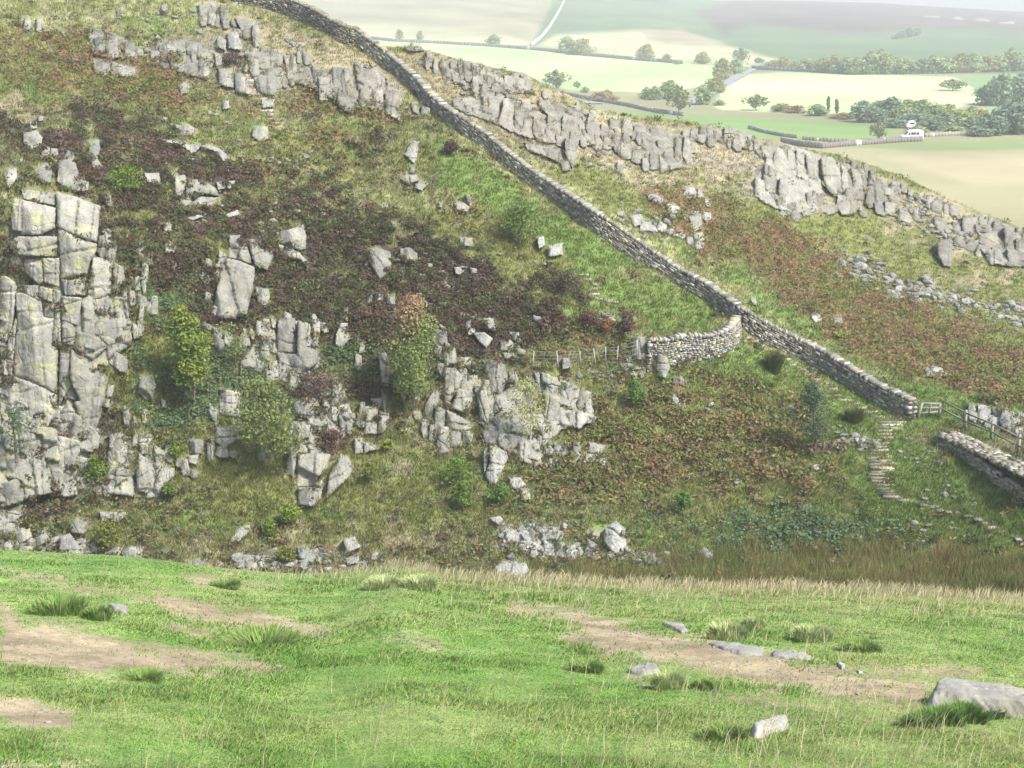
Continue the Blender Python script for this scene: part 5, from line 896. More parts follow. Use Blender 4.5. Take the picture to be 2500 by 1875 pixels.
for i, (b, t, w, c, lb) in enumerate([((235, 1182), (232, 1128), 90, (.10, .115, .028), 'dark yellow green gorse bush by the stone heap at the lower left'), ((622, 1123), (622, 1092), 46, (.11, .15, .025), 'small bright gorse bush at the pointed foot of the square block crag'),
    ((583, 1150), (583, 1122), 36, (.10, .135, .026), 'little gorse bush above the long yellowish slab'), ((615, 1212), (615, 1180), 44, (.115, .125, .03), 'olive gorse bush left of the white splashed boulder'), ((985, 1040), (985, 990), 72, (.075, .125, .025), 'fresh green fern clump left of the bright leaning slab'),
    ((1000, 1090), (1000, 1040), 54, (.08, .125, .026), 'green fern clump below its twin near the bright leaning slab'), ((1075, 1080), (1078, 1042), 50, (.08, .13, .028), 'green fern clump at the foot of the bright leaning slab'), ((838, 968), (838, 948), 24, (.15, .19, .03), 'tiny lime green shrub below the paired rock'),
    ((368, 1072), (366, 1042), 34, (.08, .11, .026), 'small green shrub against the slender broken columns'), ((210, 1035), (205, 985), 60, (.09, .125, .028), 'green yellow shrub right of the tall crag foot'), ((380, 985), (380, 948), 32, (.095, .13, .028), 'small green fern between the broken columns and stacked blocks'),
    ((800, 1028), (800, 1000), 32, (.10, .12, .03), 'little olive shrub beside the leaning triangular rock'), ((1475, 1105), (1475, 1062), 40, (.065, .12, .03), 'dark green broom clump in the bracken left of the stairs'), ((1370, 870), (1370, 822), 54, (.07, .125, .03), 'soft green broom clump under the curved wall rubble'),
    ((975, 332), (975, 309), 40, (.075, .05, .042), 'lone round heather cushion on the green strip by the wall'), ((1225, 635), (1222, 588), 82, (.062, .055, .038), 'dark heather clump by the small stone steps'), ((1270, 700), (1270, 675), 52, (.10, .06, .045), 'reddish heather cushion left of the tilted slab'), ((1355, 720), (1355, 668), 36, (.09, .06, .05), 'upright heather clump at the left of the curved wall'),
    ((505, 152), (497, 112), 42, (.07, .052, .042), 'dark heather bush in the upper crag band beside the stairs'), ((275, 408), (274, 362), 72, (.105, .155, .028), 'bright green bilberry patch amid dark heather'), ((1310, 712), (1310, 690), 40, (.13, .075, .04), 'rusty bracken clump below the tilted slab'), ((720, 968), (715, 935), 84, (.085, .05, .04), 'brown heather cushion crowning the square block crag'), ((690, 858), (690, 818), 130, (.085, .055, .045), 'wide brown heather cushion above the paired rock')]):
    tree_px('heather_clump' if 'heather' in lb else 'gorse_bush' if 'gorse' in lb else 'fern_clump' if 'fern' in lb else 'bracken_clump' if 'bracken clump' in lb else 'shrub', lb, 'plant', b, t, w, [c, tuple(v * 1.3 for v in c), tuple(v * .72 for v in c)], 60 + i, Yoff=-.5, lobes=16, per=90, leaf=.085, base=.0, loose=.3, trunk_r=.03)
def blade_clump(name, label, cat, P, h, w, n, cols, seed, bw=.02, droop=.5, spread=.45):
    rg = np.random.default_rng(seed); a = rg.uniform(0, 6.283, n); r = w / 2 * np.sqrt(rg.random(n)) * spread; b = np.stack([np.cos(a) * r, np.sin(a) * r, 0 * a - .05], 1); l = h * rg.uniform(.6, 1.15, n) * (1 - .55 * (r / (w / 2)) ** 2); out = np.stack([np.cos(a), np.sin(a), 0 * a], 1)
    o = (w / 2 * rg.uniform(.15, 1.0, n) * droop * 1.4)[:, None]; m = b + out * o * .4 + np.array((0, 0, 1)) * (l * .65)[:, None]; t = b + out * o + np.array((0, 0, 1)) * (l * rg.uniform(.75, 1.05, n))[:, None]; s = np.stack([-np.sin(a), np.cos(a), 0 * a], 1) * bw / 2
    V = np.stack([b - s, b + s, m + s * .8, m - s * .8, t], 1).reshape(-1, 3); i = np.arange(n)[:, None] * 5; F4 = i + np.array([[0, 1, 2, 3]]); F3 = i + np.array([[3, 2, 4]]); c = np.array(cols)[rg.integers(0, len(cols), n)] * rg.uniform(.75, 1.2, (n, 1))
    return tag(obj(name, mesh_np(name, V, [F4, F3], np.repeat(c, 5, 0)), M_LEAF, None, P), label, cat)
for b, t, w, lb in (((1672, 800), (1672, 752), 68, 'large dark rush tussock beside the upper steps'), ((1845, 912), (1842, 876), 66, 'lower rush tussock beside the upper steps, near the gate')):
    x, y = px('0', *b); q = hp(x, y); s = q[1] / FPX * K3; blade_clump('rush_tussock', lb, 'plant', q, (b[1] - t[1]) * s * 1.05, w * s, 700, [(.09, .115, .03), (.12, .12, .035), (.06, .085, .025)], int(b[0]), .03)

# far trees: a few crowns with trunk and limbs, copied
def far_proto(seed, cols, lobes=26, per=46, base=.05, loose=.35, shape=1.0, leaf=.085):
    o = tree_at('broadleaf_tree', None, None, (0, -500, -500), 1.0, 1.0, cols, seed, lobes=lobes, per=per, leaf=leaf, base=base, loose=loose, trunk_r=.03, shape=shape); return o
PROT = [far_proto(201, [(.17, .225, .09), (.21, .26, .10), (.13, .18, .07)]), far_proto(202, [(.19, .20, .06), (.23, .225, .075), (.14, .165, .05)]), far_proto(203, [(.13, .18, .12), (.16, .21, .13), (.10, .15, .09)]),
        far_proto(204, [(.12, .145, .06), (.155, .175, .07), (.10, .125, .05)], lobes=14, base=.28, loose=.7), far_proto(205, [(.20, .14, .06), (.17, .12, .05)], base=.0), far_proto(206, [(.085, .12, .05)], lobes=14, base=.05, shape=.45)]
PROT_N = ['broadleaf_tree', 'broadleaf_tree', 'broadleaf_tree', 'field_tree', 'orange_shrub', 'poplar_tree']
_used = set(); _frg = random.Random(5)
def far_tree(k, x, y, w, h, label, group=None):
    src = PROT[k]; P = pp(*px('0', x, y)); s = P[1] / FPX * K3
    if k in _used:
        r = src.copy(); COL.objects.link(r)
        for ch in src.children: c = ch.copy(); COL.objects.link(c); c.parent = r
    else: r = src; _used.add(k)
    r.name = PROT_N[k]; r.location = P - np.array((0, 0, .3)); r.scale = (w * s * 1.02, w * s * 1.02, h * s * .96); r.rotation_euler = (0, 0, _frg.uniform(0, 6.28))
    for key in ('label', 'category', 'group'):
        if key in r: del r[key]
    return tag(r, label, 'shrub' if k == 4 else 'tree', group)
for k, x, y, w, h, lb in [(3, 1202, 196, 50, 46, 'lone two headed tree on the skyline edge of the big pale field'), (3, 1247, 192, 18, 18, 'small tree right of the two headed tree, first of two'), (0, 1264, 200, 20, 14, 'low round bush right of the two headed tree'), (4, 1300, 218, 62, 20, 'orange tinted shrubs beside the road wall'),
    (0, 1312, 208, 22, 16, 'small round bush above the orange shrubs'), (0, 1398, 214, 36, 26, 'low bush at the left end of the roadside trees'), (0, 1415, 216, 34, 30, 'dense round tree left in the roadside group'), (0, 1446, 214, 56, 40, 'broad tree behind the roadside group'), (3, 1467, 246, 54, 62, 'roadside tree with a bare dark trunk, nearest of its group'), (0, 1517, 226, 42, 42, 'round tree by the lane left of the cream field'),
    (0, 1554, 228, 26, 14, 'little bush at the lower corner of the cream field'), (3, 1632, 238, 50, 36, 'wind bent tree with a flat crown below the cream field'), (4, 1690, 240, 40, 18, 'bare brownish thicket right of the wind bent tree'), (3, 1680, 242, 30, 20, 'small dark thorn tree in the brown thicket'), (4, 1720, 244, 46, 18, 'second brown thicket below the cream field'), (0, 1765, 250, 50, 26, 'low dark bushes left of the two poplars'),
    (5, 1788, 246, 14, 40, 'left poplar of a pair below the cream field'), (5, 1806, 248, 16, 36, 'right poplar of a pair below the cream field'), (2, 1865, 264, 58, 46, 'dark rounded tree before the wood at the right'), (3, 1897, 302, 36, 40, 'dark bush tree in the green field left of the van'), (4, 1820, 256, 60, 14, 'brown scrub before the dark rounded tree'),
    (1, 909, 86, 16, 20, 'pale faint tree far left beyond the big field'), (1, 862, 85, 18, 22, 'pale faint tree nearest the wall on the far left'), (0, 1067, 99, 36, 24, 'round tree on the boundary wall of the big field'), (0, 1225, 114, 46, 34, 'left tree of the pair above the boundary wall'), (1, 1262, 118, 56, 34, 'right tree of the pair above the boundary wall'), (1, 1398, 130, 40, 34, 'pale tree alone above the boundary wall'), (1, 1440, 134, 22, 18, 'small pale tree right of the pale lone tree'), (0, 1462, 139, 18, 10, 'low bush on the boundary wall near the lane'), (1, 1520, 138, 34, 26, 'yellow tree near the lane top'),
    (3, 1600, 138, 36, 34, 'brown tinted tree at the head of the lane'), (1, 1560, 172, 44, 46, 'tall pale tree beside the lane'), (0, 1590, 160, 44, 32, 'green tree beside the lane, below the brown tinted tree'), (1, 1548, 200, 50, 34, 'yellow green bush at the lane bend'), (2, 1640, 136, 22, 12, 'dark small bush left of the treeline'), (3, 2060, 196, 60, 26, 'hazy bush on the edge of the green field'), (2, 1948, 82, 24, 15, 'dark tree at the left of the clump on the far hill'), (2, 1962, 80, 26, 20, 'tallest dark tree of the clump on the far hill'), (2, 1978, 77, 22, 17, 'dark tree at the right of the clump on the far hill'), (2, 1935, 85, 20, 10, 'lowest dark bush of the clump on the far hill')]:
    far_tree(k, x, y, w, h, lb)
for i, (x, w, h, k) in enumerate([(1672, 34, 22, 1), (1695, 34, 40, 1), (1718, 34, 32, 1), (1742, 44, 40, 0), (1768, 34, 38, 0), (1780, 40, 46, 1), (1800, 44, 44, 1), (1826, 50, 50, 0), (1850, 50, 42, 0), (1880, 50, 50, 0), (1905, 54, 60, 0), (1938, 52, 58, 0), (1962, 40, 44, 0), (1990, 50, 52, 2), (2015, 62, 56, 0), (2045, 50, 50, 0), (2075, 42, 46, 1), (2098, 50, 54, 0), (2128, 44, 44, 1), (2155, 50, 52, 0), (2185, 50, 54, 0), (2212, 46, 50, 0), (2240, 50, 54, 0)]):
    far_tree(k, x, np.interp(x, [1670, 1720, 1850, 2000, 2212], [146, 150, 158, 156, 150]) + 3, w * 1.05, h * _frg.uniform(.6, .95), 'hazy green tree in the long treeline under the far hill' if k != 1 else 'pale yellow green tree in the long treeline under the far hill', 'treeline under the far hill, ' + ('pale trees' if k == 1 else 'green trees'))
for i, (x, y, w, h, k) in enumerate([(1890, 262, 50, 40, 2), (1920, 250, 60, 50, 2), (1945, 262, 50, 44, 0), (1900, 240, 40, 30, 1), (1960, 246, 60, 40, 1), (1990, 252, 60, 46, 0), (1985, 270, 60, 40, 2), (2020, 262, 60, 46, 0), (2050, 256, 60, 40, 1), (2040, 276, 60, 40, 2), (2075, 272, 56, 44, 0), (2100, 262, 60, 40, 0), (2130, 280, 60, 44, 2), (2090, 284, 60, 34, 2), (2010, 280, 60, 30, 2), (1935, 274, 50, 26, 2), (2160, 262, 50, 30, 1), (2175, 286, 70, 76, 2), (2205, 288, 60, 80, 2), (2150, 290, 50, 50, 2), (2240, 284, 60, 80, 2), (1875, 250, 40, 22, 0), (2120, 268, 60, 40, 1), (2060, 288, 60, 24, 0), (1980, 286, 50, 20, 0), (2115, 292, 50, 26, 2)]):
    far_tree(k, x, y + 2, w * 1.05, h * .86, ('pale yellowish tree within the wood at the right', 'dark blue green tree of the wood at the right', 'mid green tree of the wood at the right')[(1, 2, 0).index(k) if k in (1, 2, 0) else 0], 'wood at the right, ' + 'pale dark mid'.split()[(1, 2, 0).index(k)] + ' trees')
for i, (x, y, w, h) in enumerate([(2128, 226, 54, 44), (2160, 228, 70, 66), (2195, 226, 60, 62), (2225, 224, 60, 60), (2205, 176, 24, 20)]):
    far_tree(2, x, y, w, h, 'big hazy blue grey tree in the clump above the wood', 'blue grey clump above the wood')
for i, p in enumerate(PROT):
    if i not in _used:
        for ch in list(p.children): bpy.data.objects.remove(ch)
        bpy.data.objects.remove(p)

# rocks on the crest of the far hill
def ypl(x, y):
    x = np.atleast_1d(x); y = np.broadcast_to(np.atleast_1d(y), x.shape); r = np.array([pp(a, b)[1] for a, b in zip(x, y)]); return r if r.size > 1 else r[0]
for j, (x0, x1, y0, y1) in enumerate([(1990, 2035, 24, 38), (2045, 2090, 26, 42), (2100, 2140, 30, 46), (2150, 2205, 34, 52)]):
    P = pp(*px('0', (x0 + x1) / 2, y1)); o = bpy.data.objects.new('far_crag', STONES['far'][j]); COL.objects.link(o); s = P[1] / FPX * K3; o.location = P; o.scale = ((x1 - x0) * s, 14, (y1 - y0) * s * 1.5)
    tag(o, 'hazy grey rock face on the crest of the far hill', 'rock outcrop', 'crags on the far hill crest')

# ------------------------------------------------------------------ road, van and camper
def ribbon(name, path, w, mat, lift):
    P = resample(ppath(path), 4); t = np.gradient(P, axis=0); n = np.stack([-t[:, 1], t[:, 0], 0 * t[:, 0]], 1); n = unit(n); V = np.concatenate([P - n * w / 2, P + n * w / 2]); V[:, 2] = zp(V[:, 0], V[:, 1]) + lift; m = len(P); i = np.arange(m - 1)
    return tag(obj(name, mesh_np(name, V, np.stack([i, i + 1, m + i + 1, m + i], 1)[:, ::-1]), mat), kind='structure')
ribbon('road', '2:1400,625 1450,640 1520,652 1600,664 1660,674', 6, M_ROAD, .3)
ribbon('lane', '3:60,680 120,640 200,590 260,555 320,520 380,488 450,448', 6, M_ROAD, .4)
def prism(name, prof, w, mat, root, bev=.04, y0=0.0):
    bm = bmesh.new(); a = [bm.verts.new((x, y0 - w / 2, z)) for x, z in prof]; b = [bm.verts.new((x, y0 + w / 2, z)) for x, z in prof]; n = len(prof); bm.faces.new(a); bm.faces.new(b[::-1])
    for i in range(n): bm.faces.new((a[(i + 1) % n], a[i], b[i], b[(i + 1) % n]))
    bmesh.ops.recalc_face_normals(bm, faces=bm.faces)
    if bev: bmesh.ops.bevel(bm, geom=bm.edges[:], offset=bev, segments=2, affect='EDGES')
    me = bpy.data.meshes.new(name); bm.to_mesh(me); bm.free(); return obj(name, me, mat, root)
def wheel(root, x, y, r=.34):
    for nm, rr, ww, mt in (('wheel', r, .22, M_TYRE), ('rim', r * .6, .24, M_RIM)):
        bm = bmesh.new(); bmesh.ops.create_cone(bm, cap_ends=True, segments=20, radius1=rr, radius2=rr, depth=ww, matrix=Matrix.Rotation(R_(90), 4, 'X')); bmesh.ops.bevel(bm, geom=[e for e in bm.edges if e.calc_face_angle(0) > 1], offset=.03, segments=2, affect='EDGES')
        me = bpy.data.meshes.new(nm); bm.to_mesh(me); bm.free(); o = obj(nm, me, mt, root if nm == 'wheel' else wl)
        if nm == 'wheel': wl = o; o.location = (x, y, r)
P = pp(*px('3', 1484, 907)); van = tag(empty('parked_van', P), 'white high roofed van parked behind the dark roadside wall', 'van'); van.rotation_euler = (0, 0, R_(4)); van.scale = (1.1, 1.1, 1.1)
prism('body', [(-2.6, .38), (-2.62, .85), (-2.5, 1.05), (-1.75, 1.28), (-1.05, 2.15), (-.6, 2.42), (2.3, 2.5), (2.6, 2.3), (2.68, .45), (2.5, .36)], 1.98, M_WHITE, van, .07)
prism('windscreen', [(-1.78, 1.32), (-1.74, 1.30), (-1.06, 2.10), (-1.10, 2.12)], 1.6, M_GLASS, van, 0)
for y0 in (-1.0, 1.0):
    prism('side_window', [(-1.45, 1.38), (-.75, 1.38), (-.75, 1.95), (-1.02, 1.95)], .03, M_GLASS, van, 0, y0); prism('side_window', [(-.6, 1.38), (.7, 1.38), (.7, 1.98), (-.6, 1.98)], .03, M_GLASS, van, 0, y0); prism('side_window', [(.8, 1.38), (1.5, 1.38), (1.5, 1.98), (.8, 1.98)], .03, M_GLASS, van, 0, y0)
    wheel(van, -1.7, y0 * .9); wheel(van, 1.7, y0 * .9)
    prism('headlight', [(-2.62, .82), (-2.4, .85), (-2.35, 1.03), (-2.52, 1.0)], .32, M_LAMP, van, .02, y0 * .78); prism('tail_light', [(2.62, .9), (2.69, .9), (2.66, 1.6), (2.6, 1.6)], .12, M_TAIL, van, .01, y0 * .9)
prism('bumper', [(-2.7, .36), (-2.7, .68), (-2.55, .7), (-2.55, .34)], 1.9, M_TRIM, van, .03); prism('door_sill', [(-1.2, .36), (1.2, .36), (1.2, .46), (-1.2, .46)], 2.02, M_TRIM, van, .01)
P = pp(*px('3', 1476, 832)); cv = tag(empty('parked_camper', P), 'small white camper half seen beyond the van', 'camper van')
prism('body', [(-1.35, .4), (-1.35, 1.1), (-1.0, 1.45), (-.7, 1.9), (-.5, 2.2), (1.2, 2.25), (1.38, 2.0), (1.4, .4)], 1.95, M_WHITE, cv, .08)
for y0 in (-.985, .985): prism('side_window', [(-.6, 1.3), (.9, 1.3), (.9, 1.8), (-.5, 1.8)], .03, M_GLASS, cv, 0, y0); wheel(cv, -.85, y0 * .9, .32); wheel(cv, .85, y0 * .9, .32)

# ------------------------------------------------------------------ ground cover on the hillside: many small blades and leaves
def blade_mesh(name, B, dirv, h, w, col, kind_mat=None, bend=.35, seg=True, face=None):
    """bent blades rooted at B"""
    n = len(B); rg = RNG; a = rg.uniform(0, 6.283, n); s = np.stack([np.cos(a), np.sin(a) * .4, 0 * a], 1) * (w / 2)[:, None]; up = np.array((0, 0, 1.0))
    m = B + up * (h * .6)[:, None] + dirv * (h * bend * .35)[:, None]; t = B + up * (h * (1 - .25 * bend))[:, None] + dirv * (h * bend)[:, None]
    if seg:
        V = np.stack([B - s, B + s, m + s * .7, m - s * .7, t], 1).reshape(-1, 3); i = np.arange(n)[:, None] * 5; F = [i + np.array([[0, 1, 2, 3]]), i + np.array([[3, 2, 4]])]; c = np.repeat(col, 5, 0)
    else:
        V = np.stack([B - s, B + s, t], 1).reshape(-1, 3); F = [np.arange(3 * n).reshape(n, 3)]; c = np.repeat(col, 3, 0)
    return V, F, c
def emit(name, label, V, F, c, k=1.0): c = c * k; return tag(obj(name, mesh_np(name, V, F, c), M_LEAF), label, 'ground cover', None, 'stuff')
NT = 190000; sx = RNG.uniform(-260, 2760, NT); sy = RNG.uniform(-60, 1480, NT); ok = sy > ysky(sx) + 1.5; sx, sy = sx[ok], sy[ok]; hid = np.zeros(len(sx), bool); od = np.argsort(sx); xs = sx[od]
for p in ROCKP:                                                                  # nothing grows inside the rock
    i0, i1 = np.searchsorted(xs, [p[:, 0].min() - 5, p[:, 0].max() + 5]); w = od[i0:i1]; w = w[(sy[w] > p[:, 1].min() - 5) & (sy[w] < p[:, 1].max() + 5)]
    if len(w): hid[w] |= sdist(sx[w], sy[w], p) > -3.5
sx, sy = sx[~hid], sy[~hid]
rp_, rx_ = [], []
for Vr, X2, sd_ in RIM:                                                         # plants rooted on ledges and in joints, overhanging the rock edges
    k = (noise(X2[:, 0] / 15, X2[:, 1] / 15, sd_ % 50) > .60) & (RNG.random(len(X2)) < .55); rp_.append(Vr[k] + RNG.normal(0, .05, (k.sum(), 3)) - (0, .12, .02)); rx_.append(X2[k])
rp_, rx_ = np.concatenate(rp_), np.concatenate(rx_); sx = np.r_[sx, rx_[:, 0]]; sy = np.r_[sy, rx_[:, 1]]; NR = len(rp_)
pr = classes(sx, sy); cum = np.cumsum(pr, 0); pick = (RNG.random(len(sx))[None] > cum).sum(0).clip(0, len(CLS) - 1); kz = (pick == CLS.index('K')) & (RNG.random(len(pick)) < .45); pick[kz] = np.where(RNG.random(kz.sum()) < .5, CLS.index('H'), CLS.index('O')); BP = hp(sx, sy); BP[-NR:] = rp_
patch = 1 + .30 * fbm(sx / 16, sy / 11, 301, 3) + .2 * fbm(sx / 60, sy / 40, 305, 2)
def sel(c): k = np.isin(pick, [CLS.index(q) for q in c]); return BP[k], sx[k], sy[k], patch[k], pick[k]
def rep(a, n): return np.repeat(a, n, 0)
# heather: low domes of tiny leaves
Pq, X, Y, pt, _ = sel('H'); kk = RNG.random(len(X)) < .42; kk[-0:] = kk[-0:]; Pq, X, Y, pt = Pq[kk], X[kk], Y[kk], pt[kk]; n = 26; R0 = RNG.uniform(.2, .48, len(X)); C = rep(Pq, n); k = len(C); r = rep(R0, n)[:, None]
d = unit(RNG.normal(0, 1, (k, 3)) + (0, -.45, .35)); d[:, 2] = np.abs(d[:, 2]); C = C + d * r * RNG.uniform(.72, 1.12, (k, 1)) * (1.15, .9, .85)
V, F = leaves(C, unit(d + RNG.normal(0, .45, (k, 3))), .105, RNG, 1.9); tone = np.clip(fbm(X / 30, Y / 20, 311, 4) * 1.7 + RNG.normal(0, .22, len(X)), -1, 1)
hc = np.where((tone > .62)[:, None], np.array((.092, .064, .056)), np.where((tone < -.18)[:, None], np.array((.062, .066, .030)), np.where((tone < .15)[:, None], np.array((.054, .042, .024)), np.array((.068, .047, .029)))))
emit('heather', 'dark brown and purple heather covering the middle of the slope', V, F, np.repeat(rep(hc * (pt * RNG.uniform(.6, 1.45, len(pt)))[:, None], n) * RNG.uniform(.75, 1.25, (k, 1)), 4, 0), 1.2)
# bracken: rusty and green fronds
Pq, X, Y, pt, _ = sel('B'); n = 6; C = rep(Pq, n); k = len(C); C = C + RNG.normal(0, 1, (k, 3)) * (.22, .22, 0) + (0, 0, 1) * RNG.uniform(.08, .5, (k, 1)); V, F = leaves(C, unit(RNG.normal(0, .6, (k, 3)) + (0, -.35, .8)), .115, RNG, 2.2)
tone = fbm(X / 22, Y / 16, 321, 4) * 1.7; f = np.clip(.42 + tone * .9, 0, 1)[:, None]; bc = np.array((.105, .120, .036)) * (1 - f) + np.array((.150, .098, .054)) * f
emit('bracken', 'rusty autumn bracken mixed with green fronds', V, F, np.repeat(rep(bc * (pt * RNG.uniform(.7, 1.35, len(pt)))[:, None], n) * RNG.uniform(.78, 1.22, (k, 1)), 4, 0), 1.2)
# ferns and nettles
Pq, X, Y, pt, _ = sel('D'); n = 8; C = rep(Pq, n); k = len(C); C = C + RNG.normal(0, 1, (k, 3)) * (.2, .2, 0) + (0, 0, 1) * RNG.uniform(.05, .45, (k, 1)); V, F = leaves(C, unit(RNG.normal(0, .6, (k, 3)) + (0, -.3, .8)), .11, RNG, 1.7)
emit('nettles', 'dark green nettles and ferns low on the slope', V, F, np.repeat(rep(np.array((.080, .120, .056)) * pt[:, None], n) * RNG.uniform(.6, 1.4, (k, 1)), 4, 0), 1.2)
# grasses
def grass(name, label, cl, n, hr, w, cols, bend=.5):
    Pq, X, Y, pt, _ = sel(cl); B = rep(Pq, n); k = len(B); B = B + RNG.normal(0, 1, (k, 3)) * (.12, .12, 0); dv = unit(RNG.normal(0, 1, (k, 3)) * (1, 1, 0) + (.3, -.5, 0)); h = RNG.uniform(*hr, k)
    tone = np.clip(.5 + .9 * fbm(X / 40, Y / 26, 331, 4), 0, 1)[:, None]; c = np.array(cols[0]) * (1 - tone) + np.array(cols[1]) * tone
    V, F, cc = blade_mesh(name, B, dv, h, np.full(k, w), rep(c * pt[:, None], n) * RNG.uniform(.7, 1.3, (k, 1)), bend=bend, seg=False); emit(name, label, V, F, cc, 1.2)
grass('green_grass', 'green grass on the strips beside the wall and stairs', 'G', 7, (.12, .3), .05, ((.080, .120, .030), (.130, .160, .048)))
grass('rough_grass', 'rough olive grass over the slope', 'O', 7, (.12, .32), .05, ((.095, .122, .032), (.175, .172, .065)))
grass('dry_grass', 'dry tan grass on the ridge tops and banks', 'TS', 7, (.12, .34), .045, ((.175, .155, .092), (.265, .235, .148)))
grass('pale_grass', 'pale bleached grass tufts along the wall', 'L', 8, (.2, .45), .045, ((.19, .205, .085), (.29, .28, .14)))
grass('rushes', 'brown rushes on the wet valley floor behind the brow', 'R', 9, (.4, .8), .04, ((.20, .165, .072), (.14, .165, .052)), .35)

# ------------------------------------------------------------------ near slope: turf blades
def near_pts(n, x0=-150, x1=2650, y1=1930):
    x = RNG.uniform(x0, x1, n); e = np.interp(x, EDGE[:, 0], EDGE[:, 1]); y = e + (y1 - e) * RNG.random(n) ** .95; return x, y
x, y = near_pts(330000); x2, y2 = near_pts(90000, -900, 3400); x, y = np.r_[x, x2], np.r_[y, y2]; G = fp(x, y); D = dirt(x, y); S = straw(x, y); k = RNG.random(len(x)) > D * .93; x, y, G, S = x[k], y[k], G[k], S[k]
tu = np.clip(.35 + 1.3 * fbm(G[:, 0] / 1.3, G[:, 1] / 1.1, 401, 3), 0, 1.3); n = len(x)
h = (.032 + .062 * tu ** 1.5) * RNG.uniform(.6, 1.35, n) * np.clip(G[:, 1] / 22, .85, 1.25); w = np.clip(G[:, 1] / FPX * 2.9, .009, .03) * RNG.uniform(.6, 1.2, n)
dv = unit(RNG.normal(0, .8, (n, 3)) * (1, 1, 0) + (.8, -.3, 0)); c = fg_green(G[:, 0], G[:, 1]) * RNG.uniform(.55, 1.45, (n, 1)) * (1 + .12 * fbm(G[:, 0] / .6, G[:, 1] / .5, 405, 2))[:, None]
f = (RNG.random(n) < .05 + .5 * S)[:, None]; c = np.where(f, np.array((.30, .27, .13)) * RNG.uniform(.75, 1.25, (n, 1)), c)
V, F, cc = blade_mesh('g', G - (0, 0, .01), dv, h, w, c, bend=.75); emit('turf_grass', 'short bright green turf covering the near slope', V, F, cc)
# dry seed stalks, thick along the brow and loose at the lower right
x, y = near_pts(60000); G = fp(x, y); S = straw(x, y); D = dirt(x, y); k = (RNG.random(len(x)) < S * .6 + .006) & (D < .5); x, y, G = x[k], y[k], G[k]; n = len(x)
h = RNG.uniform(.16, .42, n); w = np.clip(G[:, 1] / FPX * 2.0, .006, .02); dv = unit(RNG.normal(0, .7, (n, 3)) * (1, 1, 0) + (.7, -.2, 0)); c = np.array((.40, .36, .215)) * RNG.uniform(.7, 1.25, (n, 1))
V, F, cc = blade_mesh('s', G - (0, 0, .01), dv, h, w, c, bend=.6); emit('dry_stalks', 'pale dry seed stalks along the grassy brow', V, F, cc)
# fringe at the very brow
x = RNG.uniform(500, 2700, 7000); x = x[RNG.random(len(x)) < np.clip((x - 600) / 500, .1, 1)]; a, _ = ray(x, x * 0 + 1400); n = len(x); Yb = YE - RNG.exponential(1.0, n); G = np.stack([a * Yb, Yb, zf(a * Yb, Yb)], 1); h = RNG.uniform(.12, .42, n) * (.6 + .5 * noise(x / 30, x * 0, 9)); dv = unit(RNG.normal(0, .6, (n, 3)) * (1, 1, 0) + (.6, 0, 0))
V, F, cc = blade_mesh('s', G - (0, 0, .01), dv, h, np.full(n, .022), np.array((.42, .38, .235)) * RNG.uniform(.65, 1.25, (n, 1)), bend=.55); emit('brow_grass', 'feathery straw coloured grass fringing the brow', V, F, cc)
# tussocks
TG = [(.12, .19, .045), (.09, .16, .035), (.18, .21, .085)]; TS = [(.24, .29, .125), (.33, .33, .17), (.19, .25, .10)]
for i, (cr, bx, by, wd, ht, cols, lb) in enumerate([('8', 935, 555, 220, 95, TS, 'pale rush tussock beside the worn slab, left of a pair'), ('8', 1310, 560, 210, 90, TS, 'pale rush tussock, right of a pair on the near slope'), ('8', 1050, 520, 120, 90, TS, 'wispy straw tussock behind the pair of rush tussocks'), ('8', 680, 770, 190, 95, TS, 'grassy tussock spilling over the small flat rock'),
    ('8', 930, 1010, 260, 90, TG, 'dark green tussock left of the white topped rock in the foreground'), ('7', 230, 450, 330, 100, TG, 'broad green tussock on the bare patch at the left'), ('7', 400, 470, 160, 80, TG, 'green tussock beside the small rock on the left'), ('7', 1120, 590, 420, 75, TG, 'wide low tussock in the middle of the worn ground'), ('7', 1650, 330, 200, 60, TS, 'grey green tussock at the brow, left one'), ('7', 1800, 335, 200, 70, TS, 'straw topped tussock at the brow, right one'), ('7', 960, 330, 170, 40, TG, 'low green tuft below the upper worn strip'),
    ('8', 830, 780, 120, 60, TG, 'small mossy tuft with bare soil below it'), ('8', 1520, 610, 220, 55, TG, 'low green tuft right of the rush tussocks'), ('8', 320, 700, 200, 60, TG, 'low tuft beyond the green turf left of the flat rock'), ('7', 590, 740, 220, 45, TG, 'green tuft below the bare patch at the left')]):
    x, y = px(cr, bx, by); k = CROP[cr][2]; q = fp(x, y); s = q[1] / FPX; blade_clump('grass_tussock', lb, 'tussock', q + (0, .25, -.03), ht * k * s * .8, wd * k * s, 900, [tuple(v * 1.45 for v in c_) for c_ in cols], 500 + i, max(.010, s * 3), .22, .85)
# a dark turf mound in front of the big boulder
q = fp(*px('8', 1960, 930)); 
for i, (bx, by, wd, ht) in enumerate([(1760, 925, 150, 90), (1850, 915, 180, 120), (1950, 905, 200, 130), (2040, 880, 180, 90)]):
    x, y = px('8', bx, by); q = fp(x, y); s = q[1] / FPX * K2; blade_clump('grass_tussock', 'dark green grass mound at the foot of the big near boulder', 'tussock', q, ht * s * .8, wd * s * 1.25, 1500, [(.10, .19, .045), (.14, .24, .06), (.085, .15, .04)], 540 + i, .012, .35, .8)['group'] = 'grass mound by the big boulder'

